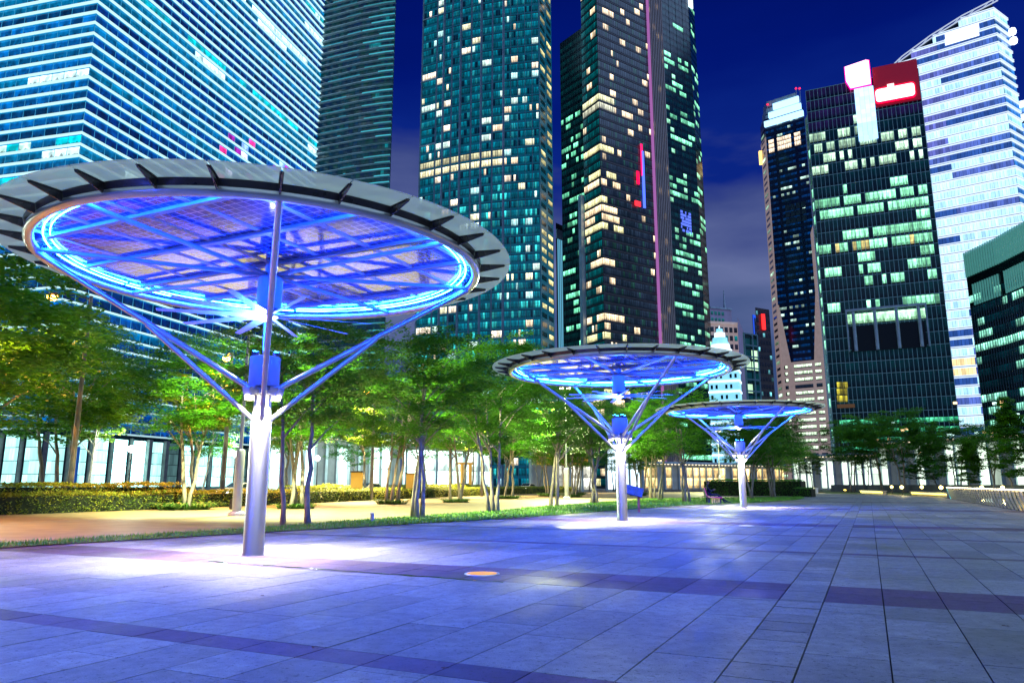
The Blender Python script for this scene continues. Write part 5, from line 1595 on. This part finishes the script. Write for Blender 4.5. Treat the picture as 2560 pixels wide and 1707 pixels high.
for k, ((s_, q_), lab) in enumerate(zip(beds, bl)):
    p = sq(s_, q_); t = thing('spiky_plant', lab, 'plant', (p.x, p.y, -0.01), k, 'plants round the path trees')
    sc_ = 1.25 if k in (0, 5) else 1.0
    put('leaf_clump', straps[k % 2], t, scale=(sc_*1.3, sc_*1.3, sc_))
    mb = MB(); mb.lathe([(0.95*sc_, 0.0), (0.95*sc_, 0.03), (0.85*sc_, 0.05)], 20); mb.build('soil_ring', M_core, t)

# ================================================================== LAMPS
def floodpole(label, x, y, armdir, hgt=10.0, on=1.0, color=(0.92, 1.0, 0.45)):
    t = thing('floodlight_pole', label, 'lamp post', (x, y, 0), armdir, 'floodlight poles with thick lower shaft')
    mb = MB(); mb.lathe([(0.34, 0), (0.34, 0.10), (0.26, 0.16), (0.20, 0.18)], 28); mb.build('base', M_white, t)
    mb = MB(); mb.lathe([(0.185, 0.16), (0.185, 2.60), (0.17, 2.66), (0.09, 2.70)], 28); smooth_by(mb.build('lower_shaft', M_paint, t))
    mb = MB(); mb.lathe([(0.075, 2.68), (0.055, hgt)], 18); smooth_by(mb.build('upper_shaft', M_paint, t))
    mb = MB(); mb.box((0.26, 0, 0.45), (0.16, 0.12, 0.42)); mb.build('switch_box', M_dark, t)
    mb = MB(); mb.box((0, 0, 0), (0.9, 0.07, 0.07)); mb.build('crossarm', M_paint, t, (0, 0, hgt-0.1))
    for sg in (-1, 1):
        Mx = Matrix.Rotation(radians(-38), 3, 'X')
        mb = MB(); mb.box((0, 0, 0), (0.42, 0.30, 0.20), M=Mx); h = mb.build('lamp_head', M_dark, t, (0.32*sg, -0.2, hgt))
        mb = MB(); mb.box((0, 0, 0), (0.36, 0.24, 0.02), M=Mx); mb.build('lamp_glass', M_glow, h, (0, -0.065, -0.088)).color = (14*on, 12*on, 8*on, 1)
    ld = bpy.data.lights.new('floodlight', 'SPOT'); ld.energy = 42000*on; ld.color = color; ld.spot_size = radians(140); ld.spot_blend = 0.6; ld.shadow_soft_size = 0.15
    lo = bpy.data.objects.new('floodlight', ld); C.objects.link(lo); lo.parent = t; lo.location = (0, -0.45, hgt-0.2); lo.rotation_euler = (radians(-38), 0, 0)
    return t
p = sq(-23.57, 23.1); floodpole('tall pole with thick white lower shaft just left of the nearest umbrella column', p.x, p.y, radians(158))
p = sq(-24.6, 63.0); floodpole('tall pole with bright floodlight seen beside the middle umbrella canopy', p.x, p.y, radians(-10))
p = at_dist(1802, 1240, 128); floodpole('distant floodlight pole beside the farthest umbrella struts', p[0], p[1], radians(0), on=0.8)

def streetlamp(label, x, y, rz, hgt=11.3, arm=1.9, power=5200, col=(1.0, 0.50, 0.10), down=140):
    t = thing('street_lamp', label, 'street lamp', (x, y, 0), rz, 'tall street lamps along the hedge')
    mb = MB(); mb.lathe([(0.17, 0), (0.15, 1.5), (0.085, hgt)], 16); smooth_by(mb.build('pole', pmat('lamp_pole_paint', (0.2, 0.17, 0.15), 0.5, nscale=2) if 'lamp_pole_paint' not in bpy.data.materials else bpy.data.materials['lamp_pole_paint'], t))
    mb = MB(); mb.path([(0, 0, hgt-0.2), (-arm*0.5, 0, hgt+0.15), (-arm, 0, hgt+0.1)], [0.05, 0.045, 0.04], 8); mb.build('arm', M_dark, t)
    mb = MB(); mb.box((0, 0, 0), (0.6, 0.24, 0.12)); mb.box((0.05, 0, 0.08), (0.4, 0.18, 0.06)); h = mb.build('lamp_head', M_dark, t, (-arm-0.2, 0, hgt+0.08))
    mb = MB(); mb.lathe([(0.14, -0.26), (0.25, -0.14), (0.26, 0)], 14); mb.build('lamp_glass', M_glow, h, (-0.02, 0, -0.06)).color = (60, 24, 3, 1)
    ld = bpy.data.lights.new('street_light', 'SPOT'); ld.energy = power*(1.5 if down else 1.4)
    if down: ld.spot_size = radians(down); ld.spot_blend = 0.4
    ld.color = col; ld.shadow_soft_size = 0.12
    lo = bpy.data.objects.new('street_light', ld); C.objects.link(lo); lo.parent = t; lo.location = (-arm-0.2, 0, hgt-0.3)
    return t
for k, (s_, q_, lab, hh, pw) in enumerate(((None, None, 'tall orange street lamp at the left above the dark trees', 11.3, 1500),
        (-33.0, 17.0, 'street lamp by the hedge outside the left edge of the picture', 9.0, 5500),
        (-24.5, 7.0, 'added street lamp at the path edge, unseen, well left of the picture', 8.0, 4200),  # unseen lamp added to light the near part of the path
        (-36.0, 34.0, 'street lamp pole behind the hedge left of the nearest column, amber lit', 9.5, 5000),
        (-36.5, 50.0, 'street lamp hidden in the crowns right of the nearest umbrella', 9.0, 9500),
        (-38.0, 72.0, 'street lamp hidden in the crowns left of the middle umbrella', 9.0, 8000),
        (-39.0, 100.0, 'street lamp far back behind the middle umbrella', 9.0, 6000))):
    if s_ is None: x, y = -22.9, 38.8
    else: v_ = sq(s_, q_); x, y = v_.x, v_.y
    col = (1.0, 0.42, 0.06) if k in (0, 1, 2, 3) else (1.0, 0.78, 0.30)
    streetlamp(lab, x, y, 0 if k == 0 else radians(-60), hh, power=pw*2.4, col=col, down=118 if k == 0 else 146 if k in (1, 2) else 140)

for k, q_ in enumerate((10, 22, 34, 47, 60, 74, 90)):  # lamps added to light the trees from behind in place of the lobbies
    p = sq(-60.2-0.03*q_, q_); t = thing('added_lobby_lamp', '%s added white post top lamp from the left across the road' % ords[k], 'lamp post', (p.x, p.y, 0), group='added white post top lamps across the road')
    mb = MB(); mb.lathe([(0.09, 0), (0.06, 4.2)], 10); mb.build('post', M_dark, t)
    mb = MB(); mb.lathe([(0.06, 4.15), (0.26, 4.3), (0.30, 4.5), (0.22, 4.72), (0.05, 4.8)], 14); mb.build('globe', M_glow, t).color = (20, 22, 18, 1)
    ld = bpy.data.lights.get('added_lobby_light') or bpy.data.lights.new('added_lobby_light', 'POINT'); ld.energy = 4800; ld.color = (0.78, 1.0, 0.8); ld.shadow_soft_size = 0.35
    lo = bpy.data.objects.new('added_lobby_light', ld); C.objects.link(lo); lo.parent = t; lo.location = (0, 0, 5.1)

# ================================================================== BALUSTRADE
bal = thing('balustrade', 'curved ribbed balustrade with steel handrail along the bay at the right', 'balustrade', sq(6.3, 40))
M_rib = pmat('rib_planks', (0.62, 0.54, 0.36), 0.55, nscale=5, namt=0.15)
M_ycl = pmat('kerb_light', (0.8, 0.6, 0.2), 0.5, emis=(1.0, 0.62, 0.03), estr=9.0, sample=True)
def rib_mesh():
    mb = MB(); n_ = 7; prof = []
    for k in range(n_+1):
        t = k/n_; prof.append((0.24*(1-t)**1.8-0.02, 0.98*t))
    for k in range(n_):
        (x0, z0), (x1, z1) = prof[k], prof[k+1]
        g_ = 0.012; z0 += g_; 
        vs = []
        for y in (-0.25, 0.25):
            vs += [(x0, y, z0), (x1, y, z1), (x1+0.045, y, z1), (x0+0.045, y, z0)]
        mb.grid(vs, [(0, 1, 2, 3), (7, 6, 5, 4), (0, 4, 5, 1), (1, 5, 6, 2), (2, 6, 7, 3), (3, 7, 4, 0)])
    return mb.mesh('rib', M_rib)
rme = rib_mesh()
for k in range(55):
    q_ = 77.0-1.12*k
    put('rib', rme, bal, sq(6.28-6.3, q_-40)-Vector((0, 0, 0)), SQ_ANG+0.0)
mb = MB(); mb.path([sq(0.02, 77.8-40, 1.03), sq(0.02, 12-40, 1.03)], 0.035, 12); mb.build('handrail', M_steel, bal)
mb = MB(); mb.box((0, 0, 0), (0.05, 2, 0.05))
for k in range(16):
    mb = MB(); mb.path([(0.30, 0, 0), (0.12, 0, 0.5), (0.02, 0, 1.02)], 0.028, 8); mb.build('post', M_paint, bal, sq(0.0, 37.4-4.4*k), SQ_ANG)
mb = MB()
for k in range(7):
    z = 0.2+0.12*k
put('kerb_beam', bar_mesh('kerb_beam', (0.12, 62, 0.10), M_dark), bal, sq(0.62, 6, 0.06), SQ_ANG)
put('kerb_light', bar_mesh('kerb_light', (0.05, 27, 0.17), M_ycl), bal, sq(0.33, -10.5, 0.115), SQ_ANG)
put('rail_light', bar_mesh('rail_light', (0.02, 62, 0.02), pmat('rail_light', (0.8, 0.7, 0.5), 0.5, emis=(1.0, 0.80, 0.45), estr=14.0, sample=True)), bal, sq(-0.10, 6, 0.99), SQ_ANG)
mb = MB(); mb.path([(0.24, 0, 0), (0.17, 0, 0.3), (0.06, 0, 0.7), (0.0, 0, 1.02)], 0.05, 8)
mb.build('end_strip', pmat('cyan_strip', (0.3, 0.7, 0.7), 0.4, emis=(0.05, 0.75, 0.75), estr=1.2), bal, sq(0.0, 37.8), SQ_ANG)
# low wall behind the far lawn with spherical lamps
lowwall = MB(); a_, c_ = at_dist(2080, 1215, 150), at_dist(2620, 1215, 118)
lowwall.box(((a_[0]+c_[0])/2, (a_[1]+c_[1])/2, 0.6), (hypot(c_[0]-a_[0], c_[1]-a_[1]), 0.5, 1.2), atan2(c_[1]-a_[1], c_[0]-a_[0]))
tag(lowwall.build('garden_wall', pmat('garden_wall_render', (0.18, 0.19, 0.2), 0.7, nscale=1)), 'long low grey wall behind the far lawn and balustrade', 'wall')
gl_l = ['faint garden lamp left of the star shaped one', 'brightest garden lamp between the two long lit benches', 'garden lamp above the left end of the right lit bench', 'garden lamp at the start of the balustrade', 'garden lamp behind the balustrade, left one', 'garden lamp behind the balustrade near the right edge']
for (x, D_, v), lab in zip(((2229, 112, 0.6), (2254, 100, 1.4), (2304, 105, 0.8), (2352, 92, 1.4), (2454, 100, 1.0), (2506, 98, 1.0)), gl_l):
    p = at_dist(x, 1215, D_); t = thing('garden_lamp', lab, 'garden lamp', (p[0], p[1], 0.02), group='garden lamps on the far lawn')
    mb = MB(); mb.lathe([(0.05, 0), (0.04, 0.75)], 8); mb.build('stem', M_dark, t)
    mb = MB(); mb.lathe([(0.03, 0.72), (0.15, 0.80), (0.19, 0.92), (0.15, 1.04), (0.03, 1.1)], 14); mb.build('globe', M_glow, t).color = (12*v, 9*v, 2.5*v, 1)
    ld = bpy.data.lights.new('garden_light', 'POINT'); ld.energy = 160*v; ld.color = (1, 0.8, 0.25); ld.shadow_soft_size = 0.2
    lo = bpy.data.objects.new('garden_light', ld); C.objects.link(lo); lo.parent = t; lo.location = (0, 0, 1.5)

# long stone benches lit from beneath
M_bglow = pmat('bench_light', (0.9, 0.7, 0.2), 0.4, emis=(1.0, 0.72, 0.10), estr=7.0, sample=True)
M_bst = pmat('bench_stone', (0.5, 0.45, 0.35), 0.6, nscale=2)
for (xa, ya, xb, yb, lab) in ((2150, 1233, 2204, 1236, 'long low stone bench glowing yellow, left of the two long ones'), (2277, 1238, 2364, 1243, 'longest stone bench glowing yellow, beside the balustrade start'), (2098, 1228, 2114, 1228.5, 'short glowing bench farthest back on the promenade')):
    def gp(x, y):
        a, b_, c = ray(x, y); t_ = -CAM_H/c; return Vector((a*t_, b_*t_, 0))
    A, B = gp(xa, ya), gp(xb, yb); d = B-A; L = d.length; an = atan2(d.y, d.x); mid = (A+B)/2
    t = thing('lit_bench', lab, 'bench', mid, an, 'stone benches with yellow light')
    mb = MB(); mb.box((0, 0.3, 0.42), (L, 0.75, 0.10)); mb.build('seat', M_bst, t)
    mb = MB(); mb.box((0, 0.35, 0.17), (L-0.1, 0.45, 0.33)); mb.build('plinth', M_bst, t)
    mb = MB(); mb.box((0, 0.09, 0.29), (L-0.05, 0.05, 0.13)); mb.build('light_tube', M_bglow, t)

# ================================================================== SMALL THINGS
# in-ground lights
def inground(s_, q_, lab, col, r=0.17):
    p = sq(s_, q_); t = thing('ground_light', lab, 'ground light', (p.x, p.y, 0.001), group='round lights set in the slabs')
    mb = MB(); mb.lathe([(r+0.035, 0), (r+0.03, 0.008), (r, 0.009)], 32); mb.build('steel_rim', M_steel, t)
    mb = MB(); mb.lathe([(r-0.004, 0), (r-0.006, 0.011)], 28); mb.build('lens', M_glow, t).color = (*col, 1)
inground(-5.08, 9.66, 'round amber glowing light in the dark stone band right of the nearest column', (1.0, 0.45, 0.0), 0.22)
inground(-3.5, 24.1, 'small pale round light in the slabs right of the middle umbrella', (0.9, 0.95, 0.8), 0.20)
# bollard
p = sq(-15.4, 21.2); t = thing('bollard', 'small blue grey marker bollard at the edge of the grass', 'bollard', (p.x, p.y, 0.02))
mb = MB(); mb.lathe([(0.07, 0), (0.07, 0.22), (0.06, 0.24)], 16); smooth_by(mb.build('post', M_paint, t)); mb = MB(); mb.lathe([(0.085, 0.24), (0.085, 0.27), (0.05, 0.285)], 16); mb.build('cap', M_white, t)
# leaves and litter on the slabs
M_dry = pmat('dry_leaf', (0.12, 0.05, 0.03), 0.8, nscale=30)
R = random.Random(70); lm = MB()
for k in range(5):
    a = 2*pi*k/5; lm.face([(0, 0, 0.006), (0.035*cos(a), 0.02*sin(a), 0.010), (0.045*cos(a+0.6), 0.025*sin(a+0.6), 0.004)])
lme = lm.mesh('fallen_leaf', M_dry)
for k in range(26):
    s_, q_ = R.uniform(-9, 5), 4.5+R.random()**2*22
    pp = sq(s_, q_); o = put('fallen_leaf', lme, None, (pp.x, pp.y, 0.0), R.uniform(0, 6)); sc_ = R.uniform(0.5, 1.2); o.scale = (sc_, sc_, sc_)
    tag(o, 'tiny dry brown leaf lying on the pale slabs', 'leaf', 'dry leaves scattered over the slabs')
# rain water crack line along the dark band
mb = MB(); R = random.Random(71); pr = None
pts = []
for k in range(60):
    t_ = k/59; s_ = -10.0+5.6*t_; q_ = 9.25-0.28*t_+0.06*noise.noise(Vector((k*0.35, 0, 0)))-0.0*t_
    pts.append((s_, q_, 0.012+0.045*max(0.05, noise.noise(Vector((k*0.22, 5, 0)))+0.35)))
for (a, b_) in zip(pts, pts[1:]):
    mb.face([sq(a[0], a[1]-a[2], 0.0045), sq(b_[0], b_[1]-b_[2], 0.0045), sq(b_[0], b_[1]+b_[2], 0.0045), sq(a[0], a[1]+a[2], 0.0045)])
tag(mb.build('puddle', pmat('wet_dirt', (0.03, 0.035, 0.03), 0.06, nscale=6)), 'thin dark wet line running from the nearest column to the amber light', 'puddle')

# information board
p = sq(-9.95, 33.8); t = thing('information_board', 'sloping blue information board on two salmon legs behind the middle column', 'sign', (p.x, p.y, 0), radians(-12))
M_sal = pmat('salmon_paint', (0.75, 0.2, 0.17), 0.5, nscale=5)
for k in (-1, 1):
    mb = MB(); mb.box((0.29*k, 0, 0.42), (0.11, 0.06, 0.84)); mb.build('leg', M_sal, t)
mb = MB(); mb.box((0, 0, 0), (1.02, 0.62, 0.05), M=Matrix.Rotation(radians(14), 3, 'Y') @ Matrix.Rotation(radians(38), 3, 'X')); bd = mb.build('board', pmat('blue_board', (0.03, 0.10, 0.45), 0.3, nscale=4), t, (0, 0, 0.98))
mb = MB(); mb.box((0, 0, 0.86), (0.70, 0.10, 0.07)); mb.build('rail', M_sal, t)

# bench with a reclining person, bag under it
p = sq(-9.9, 51.2); t = thing('park_bench', 'dark bench with pink edged back on the lawn edge, someone on it', 'bench', (p.x, p.y, 0), radians(-8))
M_pink = pmat('pink_edge', (0.8, 0.06, 0.35), 0.45, nscale=6, emis=(0.8, 0.03, 0.3), estr=0.25)
M_navy = pmat('navy_board', (0.02, 0.025, 0.10), 0.5, nscale=6)
mb = MB(); mb.box((0.42, 0, 0.42), (0.95, 1.5, 0.05)); mb.build('seat', M_navy, t)
mb = MB(); mb.box((-0.13, 0, 0.72), (0.05, 1.5, 0.60), M=Matrix.Rotation(radians(-12), 3, 'Y')); mb.build('backrest', M_navy, t)
mb = MB(); mb.path([(-0.24, -0.78, 1.02), (-0.09, -0.78, 0.55), (0.02, -0.78, 0.42), (0.9, -0.78, 0.39)], 0.025, 8); mb.build('edge_trim', M_pink, t)
for k in (-1, 1):
    mb = MB(); mb.box((0.05, 0.6*k, 0.2), (0.12, 0.08, 0.40)); mb.build('leg', M_navy, t); mb = MB(); mb.box((0.8, 0.6*k, 0.2), (0.08, 0.08, 0.40)); mb.build('leg', M_navy, t)
bp = sq(-9.75, 50.75); bag = thing('paper_bag', 'cream paper bag with dark strokes under the bench', 'bag', (p.x+0.42, p.y-0.55, 0.02), radians(4))
M_bag = pmat('cream_paper', (0.75, 0.65, 0.35), 0.7, nscale=8, emis=(0.5, 0.4, 0.15), estr=0.5)
mb = MB(); mb.prism([(-0.27, -0.09), (0.27, -0.09), (0.25, 0.09), (-0.25, 0.09)], 0, 0.36); mb.build('bag_body', M_bag, bag)
for (x0, x1) in ((-0.17, -0.20), (-0.06, -0.02), (-0.02, 0.06), (0.10, 0.12)):
    mb = MB(); mb.path([(x0, -0.093, 0.06), (x1, -0.093, 0.29)], 0.014, 5); mb.build('printed_stroke', M_rubber, bag)

def skin_body(name, verts, edges, radii, mat, parent, sub=2):
    me = bpy.data.meshes.new(name); me.from_pydata([tuple(v) for v in verts], edges, []); me.materials.append(mat)
    o = bpy.data.objects.new(name, me); C.objects.link(o); o.parent = parent
    sk = o.modifiers.new('skin', 'SKIN')
    sk.use_smooth_shade = True
    for i, r in enumerate(radii):
        me.skin_vertices[0].data[i].radius = (r, r*0.92)
        me.skin_vertices[0].data[i].use_root = (i == 0)
    o.modifiers.new('sub', 'SUBSURF').levels = sub
    o.modifiers['sub'].render_levels = sub
    return o
per = thing('person', 'person in dark clothes leaning back on the bench with legs stretched out', 'person', (p.x+0.10, p.y-0.05, 0.44), radians(-4))
V = [(0.12, 0, 0.12), (0.02, 0, 0.32), (-0.06, 0, 0.52), (-0.08, 0, 0.66), (-0.06, 0, 0.76), (-0.03, 0, 0.86),
     (0.14, 0.09, 0.10), (0.55, 0.11, 0.17), (0.98, 0.12, -0.20), (1.06, 0.12, -0.36), (1.20, 0.12, -0.36),
     (0.14, -0.09, 0.10), (0.58, -0.10, 0.12), (1.08, -0.11, -0.24), (1.30, -0.11, -0.37), (1.42, -0.11, -0.33),
     (-0.07, 0.18, 0.60), (0.08, 0.26, 0.38), (0.30, 0.16, 0.44), (-0.07, -0.18, 0.60), (0.10, -0.27, 0.36), (0.32, -0.14, 0.46)]
E = [(0, 1), (1, 2), (2, 3), (3, 4), (4, 5), (0, 6), (6, 7), (7, 8), (8, 9), (9, 10), (0, 11), (11, 12), (12, 13), (13, 14), (14, 15), (2, 16), (16, 17), (17, 18), (2, 19), (19, 20), (20, 21)]
RD = [0.15, 0.14, 0.155, 0.075, 0.055, 0.06, 0.10, 0.072, 0.052, 0.05, 0.035, 0.10, 0.072, 0.052, 0.05, 0.035, 0.07, 0.048, 0.035, 0.07, 0.048, 0.035]
skin_body('body', V, E, RD, pmat('dark_clothes', (0.012, 0.014, 0.045), 0.8, nscale=9), per)
mb = MB(); 
hd = [(0.01, -0.13), (0.05, -0.12), (0.075, -0.06), (0.088, 0.0), (0.085, 0.06), (0.06, 0.105), (0.02, 0.12)]
mb.lathe(hd, 16); mb.box((0.088, 0, -0.01), (0.03, 0.022, 0.04)); mb.box((0.075, 0, -0.055), (0.02, 0.04, 0.012)); mb.box((0, 0.088, -0.01), (0.03, 0.015, 0.05)); mb.box((0, -0.088, -0.01), (0.03, 0.015, 0.05))
smooth_by(mb.build('head', pmat('skin', (0.30, 0.17, 0.11), 0.6, nscale=9), per, (-0.01, 0, 0.93)))
mb = MB(); mb.lathe([(0.093, 0.0), (0.096, 0.05), (0.075, 0.11), (0.02, 0.135)], 16); smooth_by(mb.build('hair', M_rubber, per, (-0.03, 0, 0.935)))
for sg, hx in ((1, (0.33, 0.15, 0.45)), (-1, (0.35, -0.13, 0.47))):
    hand = MB(); hand.box((0, 0, 0), (0.08, 0.03, 0.07)); 
    for f in range(4): hand.path([(0.04, 0, -0.025+0.018*f), (0.075, 0.01*sg, -0.025+0.018*f), (0.09, -0.01*sg, -0.025+0.018*f)], 0.008, 6)
    hand.path([(0, 0, 0.03), (0.03, -0.02*sg, 0.055)], 0.009, 6); hand.build('hand', bpy.data.materials['skin'], per, hx)

# cars on the road behind the hedge
def car_proto(label, body):
    t = thing('car', label, 'car', group='cars on the road behind the hedge')
    mb = MB()
    prof = [(-2.15, 0.35), (-2.2, 0.75), (-1.95, 0.98), (-1.35, 1.05), (-0.75, 1.42), (0.55, 1.46), (1.25, 1.06), (1.95, 0.92), (2.2, 0.70), (2.18, 0.35)]
    for (w0, pts_) in ((0.86, prof),):
        n_ = len(pts_); vs = []
        for y in (-1, 1):
            for x, z in pts_:
                w = 0.88 if z < 1.0 else 0.70
                vs.append((x, y*w, z))
        fs = [tuple(range(n_)), tuple(range(2*n_-1, n_-1, -1))]+[(i, n_+i, n_+(i+1) % n_, (i+1) % n_) for i in range(n_)]
        mb.grid(vs, fs)
    smooth_by(mb.build('body', body, t), 30)
    for sg in (-1, 1):
        mb = MB(); mb.face([(-1.2, sg*0.80, 1.06), (-0.72, sg*0.725, 1.36), (0.5, sg*0.725, 1.40), (1.05, sg*0.80, 1.08)]); mb.build('side_window', M_tower, t, (0, sg*0.03, 0))
    mb = MB(); mb.face([(1.22, -0.70, 1.09), (1.22, 0.70, 1.09), (0.60, 0.62, 1.44), (0.60, -0.62, 1.44)]); mb.build('windscreen', M_tower, t, (0.03, 0, 0.01))
    for x in (-1.35, 1.35):
        for sg in (-1, 1):
            mb = MB(); mb.tube((x, sg*0.70, 0.32), (x, sg*0.90, 0.32), 0.32, n=18); w = mb.build('wheel', M_rubber, t)
            mb = MB(); mb.tube((x, sg*0.895, 0.32), (x, sg*0.91, 0.32), 0.2, n=12); mb.build('rim', M_steel, w)
    for sg in (-1, 1):
        mb = MB(); mb.box((2.17, sg*0.62, 0.68), (0.08, 0.34, 0.16)); mb.build('headlight', M_glow, t).color = (18, 17, 14, 1)
        mb = MB(); mb.box((-2.18, sg*0.66, 0.74), (0.06, 0.28, 0.14)); mb.build('tail_light', M_glow, t).color = (5, 0.1, 0.05, 1)
    return t
M_carw = pmat('car_paint_white', (0.7, 0.7, 0.7), 0.2, nscale=1, namt=0.03); M_card = pmat('car_paint_teal', (0.03, 0.12, 0.13), 0.2, nscale=1, namt=0.05)
car = car_proto('white car on the road behind the hedge, second from left', M_carw)
p = sq(-48.5, 48); car.location = (p.x, p.y, -0.05); car.rotation_euler = (0, 0, SQ_ANG-pi/2)
cl = ['teal car half hidden by hedge right of the orange street lamp', 'white car with headlights on passing behind the amber lit path tree', 'car with headlights on seen left of the middle umbrella column', 'farthest car behind the hedge near the information board']
for k, (s_, q_) in enumerate(((-47.5, 14), (-48.5, 66), (-49.5, 88), (-50.5, 112))):
    c = copy_tree(car); p = sq(s_, q_); c.location = (p.x, p.y, -0.05); c['label'] = cl[k]
    if k == 0:
        for ch in c.children:
            if ch.name.startswith('body'): ch.data = ch.data.copy(); ch.data.materials.clear(); ch.data.materials.append(M_card)

# amber post across the road and litter bin by the far path
for (x, D_, lab) in ((892, 62, 'amber advertising pillar behind the lone dark tree'), (1028, 70, 'amber pillar behind the three blue lit trunks')):
    p = at_dist(x, 1200, D_); t = thing('advertising_pillar', lab, 'pillar', (*p, 0))
    mb = MB(); mb.box((0, 0, 1.1), (0.9, 0.4, 2.2)); mb.build('panel', M_owall, t); mb = MB(); mb.box((0, 0, 2.26), (1.0, 0.5, 0.12)); mb.build('cap', M_dark, t)
p = at_dist(2040, 1225, 118); t = thing('litter_bin', 'pale litter bin on the path past the hedge end', 'bin', (*p, 0))
mb = MB(); mb.lathe([(0.26, 0), (0.33, 0.8), (0.36, 0.84)], 16); mb.build('bin_body', M_white, t); mb = MB(); mb.lathe([(0.37, 0.85), (0.36, 0.92), (0.1, 1.0)], 16); mb.build('lid', M_dark, t)
